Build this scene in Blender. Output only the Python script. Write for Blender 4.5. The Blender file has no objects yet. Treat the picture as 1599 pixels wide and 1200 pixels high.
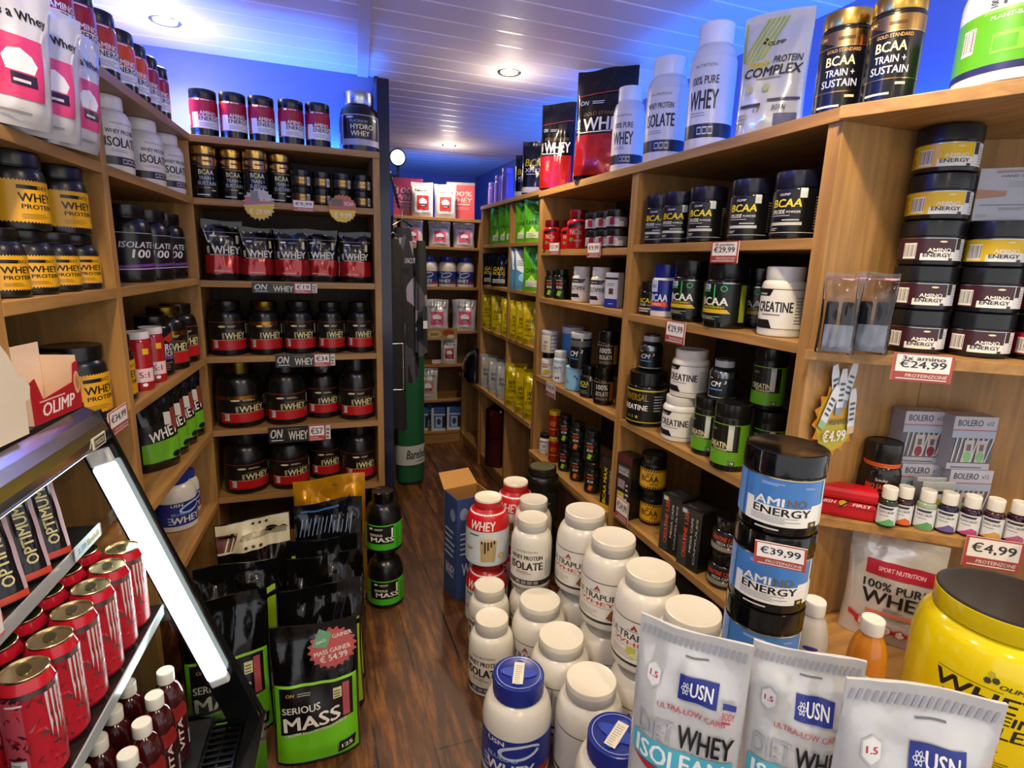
import bpy, bmesh, math, random
import numpy as np
from mathutils import Vector, Matrix
random.seed(11)
sc = bpy.context.scene
COL = sc.collection
PI = math.pi
EXPO, P_SPOT, P_BLUE, P_WORLD, P_TUBE, P_FILL = 0.42, 36.0, 95.0, .95, 6.0, 1.8
# ------------------------------------------------------------------ camera (solved from the vanishing points of the shelving)
FPX, CX, CY, CAMZ = 870., 799.5, 600., 1.40
def _n(v):
    v = np.array(v, float); return v/np.linalg.norm(v)
_y = _n((475-CX, 402-CY, FPX)); _d = _n((680-CX, 4855-CY, FPX)); _d = _n(_d-_y*(_d@_y))
_z = -_d; _x = np.cross(_y, _z); RC = np.array([_x, _y, _z])
CAM = np.array([0, 0, CAMZ])
def ray(px, py): return RC @ _n((px-CX, py-CY, FPX))
def atz(px, py, z):
    r = ray(px, py); return CAM+r*((z-CAMZ)/r[2])
def atline(px, py, P, D):
    r = ray(px, py); n = np.array([-D[1], D[0]]); return CAM+r*((n@np.array(P))/(n@r[:2]))
def proj(p):
    c = RC.T@(np.array(p, float)-CAM); return CX+FPX*c[0]/c[2], CY+FPX*c[1]/c[2]
def atdepth(px, py, d):
    v = np.array((px-CX, py-CY, FPX))*d/FPX; return CAM+RC@v
cd = bpy.data.cameras.new('camera'); cam = bpy.data.objects.new('camera', cd); COL.objects.link(cam)
m = Matrix.Identity(4)
for i, v in enumerate((RC@(1, 0, 0), RC@(0, -1, 0), RC@(0, 0, -1))):
    for k in range(3): m[k][i] = v[k]
m.translation = Vector(CAM); cam.matrix_world = m
cd.sensor_width = 36; cd.lens = 36*FPX/1599; cd.clip_start = .02
sc.camera = cam
vs = sc.view_settings; vs.view_transform = 'Standard'; vs.look = 'None'; vs.gamma = 1; vs.use_curve_mapping = False; vs.exposure = EXPO if 'EXPO' in globals() else 0.0

# ------------------------------------------------------------------ materials
def lin(h):
    if not isinstance(h, str): return h
    return tuple((c/12.92 if c <= .04045 else ((c+.055)/1.055)**2.4) for c in (int(h[i:i+2], 16)/255 for i in (0, 2, 4)))
_M = {}
FIN = {'s': (.22, .12), 'p': (.24, 0), 'g': (.12, 0), 'm': (.55, 0), 'l': (.3, 0), 'f': (.15, .35), 'k': (.16, 0), 'c': (.25, 1.0), 'x': (.75, 0)}
def mat(key):
    """'rrggbb' + finish letter: p plastic, g glossy, m matt, l label, f foil, c metal, x cloth/paper"""
    if key in _M: return _M[key]
    if len(key) == 6: key2 = key+'l'
    else: key2 = key
    rough, metal = FIN[key2[6]]
    mt = bpy.data.materials.new(key2); mt.use_nodes = True
    nt = mt.node_tree; b = nt.nodes['Principled BSDF']; c = lin(key2[:6])
    b.inputs['Base Color'].default_value = (*c, 1); b.inputs['Metallic'].default_value = metal
    tc = nt.nodes.new('ShaderNodeTexCoord'); nz = nt.nodes.new('ShaderNodeTexNoise'); mr = nt.nodes.new('ShaderNodeMapRange')
    nz.inputs['Scale'].default_value = 40; nz.inputs['Detail'].default_value = 2
    mr.inputs['To Min'].default_value = rough*.8; mr.inputs['To Max'].default_value = rough*1.25
    nt.links.new(tc.outputs['Object'], nz.inputs['Vector']); nt.links.new(nz.outputs['Fac'], mr.inputs['Value']); nt.links.new(mr.outputs['Result'], b.inputs['Roughness'])
    if key2[6] in 'fs':
        n2 = nt.nodes.new('ShaderNodeTexNoise'); n2.inputs['Scale'].default_value = 11; n2.inputs['Detail'].default_value = 3
        bp = nt.nodes.new('ShaderNodeBump'); bp.inputs['Strength'].default_value = .55; bp.inputs['Distance'].default_value = .012
        nt.links.new(tc.outputs['Object'], n2.inputs['Vector']); nt.links.new(n2.outputs['Fac'], bp.inputs['Height']); nt.links.new(bp.outputs['Normal'], b.inputs['Normal'])
        b.inputs['Coat Weight'].default_value = .5; b.inputs['Coat Roughness'].default_value = .08
    _M[key] = mt
    return mt
def emis(name, col, s):
    mt = bpy.data.materials.new(name); mt.use_nodes = True; b = mt.node_tree.nodes['Principled BSDF']
    b.inputs['Base Color'].default_value = (*col, 1); b.inputs['Emission Color'].default_value = (*col, 1); b.inputs['Emission Strength'].default_value = s
    return mt
def glass(name, tint=(1, 1, 1), rough=.02, alpha=.12):
    """thin clear sheet: mostly transparent with a glossy reflection"""
    mt = bpy.data.materials.new(name); mt.use_nodes = True; nt = mt.node_tree; nt.nodes.clear()
    o = nt.nodes.new('ShaderNodeOutputMaterial'); t = nt.nodes.new('ShaderNodeBsdfTransparent'); g = nt.nodes.new('ShaderNodeBsdfGlossy'); mx = nt.nodes.new('ShaderNodeMixShader')
    fr = nt.nodes.new('ShaderNodeFresnel'); fr.inputs['IOR'].default_value = 1.5
    ad = nt.nodes.new('ShaderNodeMath'); ad.operation = 'ADD'; ad.inputs[1].default_value = alpha; ad.use_clamp = True
    t.inputs['Color'].default_value = (*tint, 1); g.inputs['Roughness'].default_value = rough
    nt.links.new(fr.outputs['Fac'], ad.inputs[0]); nt.links.new(ad.outputs['Value'], mx.inputs['Fac'])
    nt.links.new(t.outputs['BSDF'], mx.inputs[1]); nt.links.new(g.outputs['BSDF'], mx.inputs[2]); nt.links.new(mx.outputs['Shader'], o.inputs['Surface'])
    return mt
def wood(name, c1, c2, scale=(2, 30, 2), rough=.45, planks=None):
    mt = bpy.data.materials.new(name); mt.use_nodes = True; nt = mt.node_tree; b = nt.nodes['Principled BSDF']
    tc = nt.nodes.new('ShaderNodeTexCoord'); mp = nt.nodes.new('ShaderNodeMapping'); mp.inputs['Scale'].default_value = scale
    nz = nt.nodes.new('ShaderNodeTexNoise'); nz.inputs['Scale'].default_value = 1.6; nz.inputs['Detail'].default_value = 6; nz.inputs['Distortion'].default_value = .5
    cr = nt.nodes.new('ShaderNodeValToRGB'); cr.color_ramp.elements[0].position = .3; cr.color_ramp.elements[1].position = .72
    cr.color_ramp.elements[0].color = (*lin(c1), 1); cr.color_ramp.elements[1].color = (*lin(c2), 1)
    nt.links.new(tc.outputs['Object'], mp.inputs['Vector']); nt.links.new(mp.outputs['Vector'], nz.inputs['Vector']); nt.links.new(nz.outputs['Fac'], cr.inputs['Fac'])
    nt.links.new(cr.outputs['Color'], b.inputs['Base Color']); b.inputs['Roughness'].default_value = rough
    return mt
M_WOODX = wood('oak_board', '8c6636', 'b3864c', (2.2, 30, 30))
M_WOODY = wood('oak_board_long', '8c6636', 'b3864c', (30, 2.2, 30))
M_WOODZ = wood('oak_upright', '8c6636', 'b3864c', (26, 26, 2.0))
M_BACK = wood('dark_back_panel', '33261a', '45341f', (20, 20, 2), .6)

# ------------------------------------------------------------------ mesh helpers
def link(o, parent=None):
    COL.objects.link(o)
    if parent is not None: o.parent = parent
    return o
def tag(o, label=None, cat=None, group=None, kind=None):
    if label: o['label'] = label
    if cat: o['category'] = cat
    if group: o['group'] = group
    if kind: o['kind'] = kind
    return o
def mobj(name, me, parent=None): return link(bpy.data.objects.new(name, me), parent)
def empty(name, loc=(0, 0, 0), rz=0, parent=None):
    o = bpy.data.objects.new(name, None); o.location = loc; o.rotation_euler = (0, 0, rz); o.empty_display_size = .02
    return link(o, parent)
class MB:
    def __init__(s): s.v = []; s.f = []; s.mi = []; s.mats = []; s.sm = []
    def slot(s, mt):
        if isinstance(mt, str): mt = mat(mt)
        if mt not in s.mats: s.mats.append(mt)
        return s.mats.index(mt)
    def add(s, verts, faces, mt, smooth=False):
        b = len(s.v); k = s.slot(mt); s.v.extend([tuple(map(float, v)) for v in verts])
        for f in faces: s.f.append([b+i for i in f]); s.mi.append(k); s.sm.append(smooth)
        return s
    def box(s, x0, x1, y0, y1, z0, z1, mt):
        v = [(x, y, z) for z in (z0, z1) for y in (y0, y1) for x in (x0, x1)]
        return s.add(v, [(0, 2, 3, 1), (4, 5, 7, 6), (0, 1, 5, 4), (2, 6, 7, 3), (0, 4, 6, 2), (1, 3, 7, 5)], mt)
    def prism(s, pts, z0, z1, mt, axis='z'):
        n = len(pts)
        if axis == 'z': a = [(x, y, z0) for x, y in pts]; b = [(x, y, z1) for x, y in pts]
        elif axis == 'y': a = [(x, z0, y) for x, y in pts]; b = [(x, z1, y) for x, y in pts]
        else: a = [(z0, x, y) for x, y in pts]; b = [(z1, x, y) for x, y in pts]
        fs = [tuple(range(n))[::-1], tuple(range(n, 2*n))]+[(i, (i+1) % n, n+(i+1) % n, n+i) for i in range(n)]
        return s.add(a+b, fs, mt)
    def lathe(s, prof, mt, seg=36, rib=None, cap=True):
        """prof: (r, z[, material]); rib=(z0, z1, depth) knurls that band"""
        b = []; 
        for q in prof:
            r, z = q[0], q[1]
            for k in range(seg):
                a = 2*PI*k/seg; rr = r
                if rib and rib[0] <= z <= rib[1] and k % 2: rr = r-rib[2]
                b.append((rr*math.sin(a), -rr*math.cos(a), z))
        fs = []
        for i in range(len(prof)-1):
            for k in range(seg):
                k2 = (k+1) % seg; fs.append((i*seg+k, i*seg+k2, (i+1)*seg+k2, (i+1)*seg+k))
        if cap:
            fs.append(tuple(range(seg))[::-1]); n = (len(prof)-1)*seg; fs.append(tuple(range(n, n+seg)))
        return s.add(b, fs, mt, True)
    def tube(s, pts, r, mt, seg=10):
        pts = [Vector(p) for p in pts]; v = []; f = []
        for i, p in enumerate(pts):
            t = (pts[min(i+1, len(pts)-1)]-pts[max(i-1, 0)]).normalized()
            u = t.orthogonal().normalized() if i == 0 else (u-t*u.dot(t)).normalized()
            w = t.cross(u); rr = r[i] if isinstance(r, (list, tuple)) else r
            for k in range(seg):
                a = 2*PI*k/seg; v.append(p+u*(rr*math.cos(a))+w*(rr*math.sin(a)))
        for i in range(len(pts)-1):
            for k in range(seg): f.append((i*seg+k, i*seg+(k+1) % seg, (i+1)*seg+(k+1) % seg, (i+1)*seg+k))
        n = (len(pts)-1)*seg; f.append(tuple(range(seg))[::-1]); f.append(tuple(range(n, n+seg)))
        return s.add(v, f, mt, True)
    def mesh(s, name, sharp=32, bevel=0):
        me = bpy.data.meshes.new(name); me.from_pydata(s.v, [], s.f)
        for mt in s.mats: me.materials.append(mt)
        me.polygons.foreach_set('material_index', s.mi); me.polygons.foreach_set('use_smooth', s.sm); me.update()
        if any(s.sm): me.set_sharp_from_angle(angle=math.radians(sharp))
        if bevel:
            bm = bmesh.new(); bm.from_mesh(me); bmesh.ops.bevel(bm, geom=bm.edges[:], offset=bevel, segments=2, affect='EDGES', profile=.6); bm.to_mesh(me); bm.free()
        return me
    def build(s, name, parent=None, bevel=0, sharp=32): return mobj(name, s.mesh(name, sharp, bevel), parent)

# ------------------------------------------------------------------ lettering and printed artwork
_T = {}
def text2d(t, bold=.0, shear=0.):
    k = (t, bold, shear)
    if k in _T: return _T[k]
    cu = bpy.data.curves.new('t', 'FONT'); cu.body = t; cu.shear = shear; cu.resolution_u = 2; cu.fill_mode = 'FRONT'
    o = bpy.data.objects.new('t', cu); COL.objects.link(o); dg = bpy.context.evaluated_depsgraph_get(); dg.update()
    me = bpy.data.meshes.new_from_object(o.evaluated_get(dg)); v = np.array([(q.co.x, q.co.y) for q in me.vertices]); f = [tuple(p.vertices) for p in me.polygons]
    bpy.data.objects.remove(o); bpy.data.curves.remove(cu); bpy.data.meshes.remove(me)
    lo, hi = v.min(0), v.max(0); hi = hi+np.array((bold*2.2, bold*.8)); cps = [v]+([v+(bold*2.2, 0), v+(bold*1.1, bold*.8)] if bold > 0 else [])
    _T[k] = ([(q-lo)/(hi-lo)-.5 for q in cps], f); return _T[k]
def T(t, u, v, w, h, c, bold=.008, shear=0., rot=0): return ('T', t, u, v, w, h, c, bold, shear, rot)
def B(t, u, v, w, h, c, shear=0., rot=0): return T(t, u, v, w, h, c, .022, shear, rot)
def Rr(u0, u1, v0, v1, c): return ('P', [(u0, v0), (u1, v0), (u1, v1), (u0, v1)], c)
def Pg(pts, c): return ('P', pts, c)
def El(u, v, a, b, c, n=20): return ('P', [(u+a*math.cos(2*PI*k/n), v+b*math.sin(2*PI*k/n)) for k in range(n)], c)
def Lines(u0, u1, v0, v1, n, c, t=.35):
    """a block of n rows of small print, kept as thin bars"""
    d = (v1-v0)/n; rnd = random.Random(int(abs(u0*1e4+v1*1e3)+n)); return [Rr(u0, u0+(u1-u0)*rnd.uniform(.6, 1), v0+d*k, v0+d*k+d*t, c) for k in range(n)]
def Bars(u0, u1, v0, v1, n, c='1a1a1a', bg='e8e6e0'):
    d = (u1-u0)/n; rnd = random.Random(n); return [[Rr(u0, u1, v0, v1, bg)], [Rr(u0+d*(k+.2), u0+d*(k+.2+rnd.uniform(.25, .6)), v0+(v1-v0)*.12, v1-(v1-v0)*.08, c) for k in range(n)]]
def flat(l):
    out = []
    for e in l: out.extend(flat(e) if isinstance(e, list) else [e])
    return out
def layered(l, i=0):
    out = []
    for e in l:
        if isinstance(e, list):
            if any(isinstance(q, list) for q in e): sub_, i = layered(e, i); out += sub_
            else: out += [(i, q) for q in e]; i += 1
        else: out.append((i, e)); i += 1
    return out, i
def art_mesh(name, elems, fn, du, dv, eps0=.0003, step=.00008):
    """elems in (u, v); fn(u, v, lift) -> xyz; du, dv: cut lengths so that print follows a curved surface"""
    mb = MB()
    for i, e in layered(elems)[0]:
      for cp in range(1 if e[0] == 'P' or e[7] <= 0 else 3):
        if e[0] == 'P': V = np.array(e[1], float); F = [tuple(range(len(V)))]; c = e[2]
        else:
            _, t, u, v, w, h, c, bo, shr, rot = e; V, F = text2d(t, bo, shr); V = V[cp]
            if rot == 90: V = np.stack([-V[:, 1]*h, V[:, 0]*w], 1)
            elif rot == -90: V = np.stack([V[:, 1]*h, -V[:, 0]*w], 1)
            else:
                V = V*np.array([w, h])
                if rot: a = math.radians(rot); V = np.stack([V[:, 0]*math.cos(a)-V[:, 1]*math.sin(a), V[:, 0]*math.sin(a)+V[:, 1]*math.cos(a)], 1)
            V = V+np.array([u, v])
        bm = bmesh.new(); bv = [bm.verts.new((x, y, 0)) for x, y in V]
        for f in F:
            try: bm.faces.new([bv[k] for k in f])
            except ValueError: pass
        for ax, dd in ((0, du), (1, dv)):
            if not dd: continue
            lo, hi = V[:, ax].min(), V[:, ax].max()
            if e[0] != 'P' and hi-lo < dd*1.0: continue
            for k in range(math.floor(lo/dd)+1, math.ceil(hi/dd)):
                n = (1, 0, 0) if ax == 0 else (0, 1, 0); co = (k*dd, 0, 0) if ax == 0 else (0, k*dd, 0)
                bmesh.ops.bisect_plane(bm, geom=bm.verts[:]+bm.edges[:]+bm.faces[:], dist=1e-7, plane_co=co, plane_no=n)
        bm.verts.index_update(); lift = eps0+step*(i+.28*cp)
        mb.add([fn(q.co.x, q.co.y, lift) for q in bm.verts], [[q.index for q in f.verts] for f in bm.faces], c, True); bm.free()
    return mb.mesh(name, 180)

# ------------------------------------------------------------------ prototypes: dict of part meshes, placed by copying
ITEMS = []
class Proto:
    def __init__(s, name, cat): s.name = name; s.cat = cat; s.parts = []; s.circ = None; s.last = None
    def height(s): return max(v.co.z for _, me, _, _ in s.parts for v in me.vertices)
    def add(s, part, me, under=None, label=None): s.parts.append((part, me, under, label)); return s
    def place(s, loc, rz=0, label=None, group=None, sc_=1, tilt=0, cat=None):
        r = empty(s.name, (loc[0], loc[1], loc[2]+.0008), rz)
        if tilt: r.rotation_euler = (tilt, 0, rz)
        r.scale = (sc_,)*3 if not isinstance(sc_, tuple) else sc_
        tag(r, label, cat or s.cat, group); made = {}
        for p, me, un, lb in s.parts:
            o = mobj(p, me, made[un] if un else r); made[p] = o
            if lb: o['label'] = lb
        k3 = r.scale; s.last = None
        if s.circ and not tilt:
            s.last = dict(o=r, c=[(x*k3[0], y*k3[1], q*max(k3[0], k3[1]) if len(s.circ) == 1 else q*k3[1]) for x, y, q in s.circ], h=s.height()*k3[2], line=None, p0=(loc[0], loc[1])); ITEMS.append(s.last)
        return r
def prof_r(prof, z):
    for (a, za), (b, zb) in zip(prof, prof[1:]):
        if za <= z <= zb and zb > za: return a+(b-a)*(z-za)/(zb-za)
    return prof[-1][0] if z > prof[-1][1] else prof[0][0]
def tub(name, cat, r, h, neck, lidh, sh, body, lid, art, lidr=1.06, seal=None, ribs=True, seg=36, power=.5, lidart=None, mid=None, toplid=None):
    """round tub: foot radius, straight wall, rounded shoulder of height sh, neck and screw lid"""
    zs = h-lidh-.004-sh; prof = [(r*.93, 0), (r*.985, .003), (r, .010), (r, zs)]
    for k in range(1, 8):
        t = k/7; prof.append((neck+(r-neck)*(1-t**2)**power if power else r+(neck-r)*t, zs+sh*t))
    prof[-1] = (neck, zs+sh); prof.append((neck, zs+sh+.004))
    p = Proto(name, cat); p.circ = [(0, 0, max(r, neck*lidr)+.0014)]; p.add('body', MB().lathe(prof, body, seg).mesh('body'))
    lr = neck*lidr; z0 = zs+sh+.002
    lp = [(lr*.97, z0), (lr, z0+.002), (lr, h-.004), (lr*.985, h-.001), (lr*.95, h), (lr*.90, h-.0012)]
    mb = MB().lathe(lp, lid, 60 if ribs else seg, rib=(z0+.0015, h-.003, lr*.018) if ribs else None)
    if seal: mb.lathe([(lr*1.004, z0+.001), (lr*1.012, z0+.003), (lr*1.012, z0+lidh*seal[0]), (lr*1.004, z0+lidh*seal[0]+.001)], seal[1], seg, cap=False)
    if toplid: mb.lathe([(lr*.86, h-.0008), (lr*.86, h+.0006), (lr*.84, h+.0008)], toplid, seg)
    p.add('lid', mb.mesh('lid'))
    if lidart: p.add('lid_sticker', art_mesh('lid_sticker', lidart, lambda u, v, e: (u*lr, -v*lr*-1, h+.001+e), 0, 0), 'lid')
    if art:
        def fn(u, v, e):
            z = v*h; R = prof_r(prof[2:], z)+e; return (R*math.sin(u), -R*math.cos(u), z)
        tall = any(prof_r(prof[2:], q*h) < r*.999 for q in (max(_vmax(art), 0),))
        p.add('label', art_mesh('label', art, fn, .09, .03 if tall else 0))
    return p
def _vmax(a):
    m_ = 0
    for e in flat(a): m_ = max(m_, max(q[1] for q in e[1]) if e[0] == 'P' else e[3]+e[5]/2)
    return m_
def pouch(name, cat, w, h, d, body, art, top=.9, seed=0, crump=1.0, waist=.03, cut=.032, notch=True):
    rnd = random.Random(seed); ph = [rnd.uniform(0, 6.28) for _ in range(8)]
    crump = min(crump, 1.6)
    def half(u, v):
        a = min(abs(u)*2, 1); g = (1-a**2.6)**.55 if a < 1 else 0
        f = (1-(max(v, 0)/top)**2.2)**.8 if v < top else 0
        f *= .80+.2*min(1, v/.12)
        return d/2*g*f+.0022
    def wr(u, v):
        c = math.sin(9*u+ph[0]+5*v)*math.sin(7*v+ph[1])+.6*math.sin(17*u+ph[2]-11*v)*math.sin(6*v+9*u+ph[3])+.15*math.sin(23*v+ph[4]+9*u)
        k = min(1, (.5-abs(u))*7)*min(1, v*6)
        return c*.0024*crump*k*(1+1.1*max(0, v-.55))*(h/.25)*crump
    def xo(u, v): return u*w*(1-waist*math.sin(PI*min(v, 1))**2*(1.3-v)+.02*math.sin(6*v+ph[5])*abs(u))
    def zo(u, v): return h*v*(1-.012*math.sin(PI*(u+.5))*0)+h*.012*math.sin(5*u+ph[6])*max(0, v-.8)*5
    def front(u, v, e): return (xo(u, v), -half(u, v)-wr(u, v)*(1 if v < top else .4)-e*4-.0007, zo(u, v))
    def back(u, v): return (xo(u, v), half(u, v)*.9, zo(u, v))
    NU, NV = 28, 34; mb = MB(); V = []; Fc = []
    for j in range(NV+1):
        for i in range(NU+1): V.append(front(i/NU-.5, j/NV, 0))
    o = len(V)
    for j in range(NV+1):
        for i in range(NU+1): V.append(back(i/NU-.5, j/NV))
    for j in range(NV):
        for i in range(NU):
            a = j*(NU+1)+i; Fc.append((a, a+1, a+NU+2, a+NU+1)); b = o+a; Fc.append((b, b+NU+1, b+NU+2, b+1))
    for j in range(NV):
        a = j*(NU+1); Fc.append((a, a+NU+1, o+a+NU+1, o+a)); a += NU; Fc.append((a, o+a, o+a+NU+1, a+NU+1))
    for i in range(NU): Fc.append((i, o+i, o+i+1, i+1)); a = NV*(NU+1)+i; Fc.append((a, a+1, o+a+1, o+a))
    mb.add(V, Fc, body, True); p = Proto(name, cat); p.circ = [(w*k, 0, d*.46 if abs(k) < .3 else d*.3) for k in (-.40, -.2, 0, .2, .40)]; p.add('pouch_body', mb.mesh('pouch_body', 60))
    if art: p.add('print', art_mesh('print', art, front, cut, cut))
    return p
def carton(name, cat, w, d, h, body, front=None, side=None, top=None, bev=.0012, right=None):
    p = Proto(name, cat); n_ = max(2, round(w/d*2)); p.circ = [((w-d)*(k/(n_-1)-.5), 0, d*.5) for k in range(n_)] if w > d*1.05 else [(0, 0, d*.55)]; p.add('carton', MB().box(-w/2, w/2, -d/2, d/2, 0, h, body).mesh('carton', bevel=bev))
    if front: p.add('front_print', art_mesh('front_print', front, lambda u, v, e: (u*w, -d/2-e*2, v*h), 0, 0))
    if side: p.add('side_print', art_mesh('side_print', side, lambda u, v, e: (-w/2-e*2, -u*d, v*h), 0, 0))
    if right: p.add('side_print', art_mesh('side_print', right, lambda u, v, e: (w/2+e*2, u*d, v*h), 0, 0))
    if top: p.add('top_print', art_mesh('top_print', top, lambda u, v, e: (u*w, v*d, h+e), 0, 0))
    return p

# ------------------------------------------------------------------ shelf fronts as vertical planes: point, direction (left to right in view), inward normal
a4 = math.radians(4.5)
LINES = {'R': ((1.095, 0), (0, -1), (1, 0)), 'L': ((-.364, 2.36), (math.sin(a4), math.cos(a4)), (-math.cos(a4), math.sin(a4))),
         'B': ((0, 2.37), (1, 0), (0, 1)), 'F': ((0, 4.12), (1, 0), (0, 1)),
         'N': ((1.176, .955), (.775, -.632), (.632, .775))}
def on(line, px, py, inset=0):
    P, D, N = LINES[line]; P = (P[0]+N[0]*inset, P[1]+N[1]*inset); return atline(px, py, P, D)
def face_cam(x, y, d=0): return math.atan2(-x, y)+math.radians(d)
def face_line(line, d=0):
    N = LINES[line][2]; return math.atan2(-N[0], N[1])+math.radians(d)
def fit(line, px, py, inset, z, h):
    p = on(line, px, py, inset)
    for _ in range(4): p = on(line, px, proj((p[0], p[1], z+h/2))[1], inset)
    return p
ORD = ['first', 'second', 'third', 'fourth', 'fifth', 'sixth', 'seventh', 'eighth', 'ninth', 'tenth']
def row(proto, line, inset, z, pts, label, group=None, d=0, face='cam', s=1, rnd=4, tilt=0):
    """stand copies of proto along a shelf; pts = (px, py) of each base"""
    out = []
    for i, q in enumerate(pts):
        sz = s[i] if isinstance(s, list) else s; pr = proto[i] if isinstance(proto, list) else proto; zz = z[i] if isinstance(z, list) else z
        p = fit(line, q[0], q[1], inset+(q[2] if len(q) > 2 else 0), zz, pr.height()*(sz if not isinstance(sz, tuple) else sz[2]))
        jit = random.uniform(-rnd, rnd)
        dd = d[i] if isinstance(d, list) else d; rz = face_cam(p[0], p[1], dd+jit) if face == 'cam' else face_line(line, dd+jit)
        n = len(pts); o = ORD[i] if n > 1 else ''
        lb = label[i] if isinstance(label, list) else label.replace('{o}', o)
        out.append(pr.place((p[0], p[1], zz), rz, lb, group if n > 1 else None, sz, tilt))
        if pr.last: pr.last['line'] = line
    return out
# ================================================================== the room
CEIL = 2.18
def floor_mat():
    mt = bpy.data.materials.new('worn_floor_planks'); mt.use_nodes = True; nt = mt.node_tree; b = nt.nodes['Principled BSDF']; L = nt.links.new
    tc = nt.nodes.new('ShaderNodeTexCoord'); mp = nt.nodes.new('ShaderNodeMapping'); mp.inputs['Rotation'].default_value = (0, 0, PI/2); mp.inputs['Location'].default_value = (.3, .03, 0)
    br = nt.nodes.new('ShaderNodeTexBrick'); br.inputs['Scale'].default_value = 1; br.inputs['Brick Width'].default_value = 2.1; br.inputs['Row Height'].default_value = .165
    br.inputs['Mortar Size'].default_value = .004; br.inputs['Color1'].default_value = (*lin('4c2d17'), 1); br.inputs['Color2'].default_value = (*lin('33190c'), 1); br.inputs['Mortar'].default_value = (*lin('0d0603'), 1)
    m2 = nt.nodes.new('ShaderNodeMapping'); m2.inputs['Scale'].default_value = (14, 1.6, 1)
    nz = nt.nodes.new('ShaderNodeTexNoise'); nz.inputs['Scale'].default_value = 2.2; nz.inputs['Detail'].default_value = 8; nz.inputs['Roughness'].default_value = .7
    cr = nt.nodes.new('ShaderNodeValToRGB'); cr.color_ramp.elements[0].position = .47; cr.color_ramp.elements[1].position = .70
    mx = nt.nodes.new('ShaderNodeMix'); mx.data_type = 'RGBA'; mx.inputs[7].default_value = (*lin('b3722f'), 1)
    n2 = nt.nodes.new('ShaderNodeTexNoise'); n2.inputs['Scale'].default_value = 1.7; n2.inputs['Detail'].default_value = 3
    mu = nt.nodes.new('ShaderNodeMath'); mu.operation = 'MULTIPLY'
    L(tc.outputs['Object'], mp.inputs['Vector']); L(mp.outputs['Vector'], br.inputs['Vector']); L(tc.outputs['Object'], m2.inputs['Vector']); L(m2.outputs['Vector'], nz.inputs['Vector'])
    L(nz.outputs['Fac'], cr.inputs['Fac']); L(tc.outputs['Object'], n2.inputs['Vector']); L(cr.outputs['Color'], mu.inputs[0]); L(n2.outputs['Fac'], mu.inputs[1]); L(mu.outputs['Value'], mx.inputs[0])
    L(br.outputs['Color'], mx.inputs[6]); L(mx.outputs[2], b.inputs['Base Color'])
    # small white scuffs and crumbs
    bp = nt.nodes.new('ShaderNodeBump'); bp.inputs['Strength'].default_value = .25; bp.inputs['Distance'].default_value = .004
    L(nz.outputs['Fac'], bp.inputs['Height']); L(bp.outputs['Normal'], b.inputs['Normal']); b.inputs['Roughness'].default_value = .38
    return mt
def S(o): o['kind'] = 'structure'; return o
S(MB().box(-1.6, 2.2, -2.2, 5.5, -.05, 0, floor_mat()).build('floor'))
# ceiling: tongue and groove planks running across the shop, joints between them painted pale for the grooves' highlights
M_PLANK = mat('cfc7c3m')
cb = MB(); y = -2.2+.055; k = 0
while y < 5.5:
    cb.box(-1.6, 2.2, y, y+.111, CEIL, CEIL+.02, M_PLANK); cb.box(-1.6, 2.2, y+.111, y+.119, CEIL-.0006, CEIL+.02, 'fbf6f2p'); y += .119
S(cb.build('ceiling'))
tb = MB(); b0, b1 = atz(570, 0, CEIL), atz(565, 143, CEIL); bs = (b1[0]-b0[0])/(b1[1]-b0[1]); bx = lambda y: b0[0]+bs*(y-b0[1])
tb.prism([(bx(-2.2)-.022, -2.2), (bx(-2.2)+.022, -2.2), (bx(2.7)+.022, 2.7), (bx(2.7)-.022, 2.7)], CEIL-.012, CEIL, 'c9c2bfp'); S(tb.build('trim_1'))
M_WALL = mat('6375acm')  # blue glow of the light strips put into the wall colour
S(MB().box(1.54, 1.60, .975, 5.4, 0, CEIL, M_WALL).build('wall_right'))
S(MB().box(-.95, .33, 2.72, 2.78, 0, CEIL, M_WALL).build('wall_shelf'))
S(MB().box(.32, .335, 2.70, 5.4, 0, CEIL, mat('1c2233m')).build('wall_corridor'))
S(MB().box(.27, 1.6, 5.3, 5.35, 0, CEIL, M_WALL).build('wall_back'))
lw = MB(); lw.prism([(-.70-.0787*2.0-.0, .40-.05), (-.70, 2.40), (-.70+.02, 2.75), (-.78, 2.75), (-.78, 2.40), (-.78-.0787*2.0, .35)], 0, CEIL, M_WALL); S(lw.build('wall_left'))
S(MB().box(.297, .345, 2.44, 2.70, 0, 2.10, mat('131b38g')).build('trim_2'))

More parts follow.
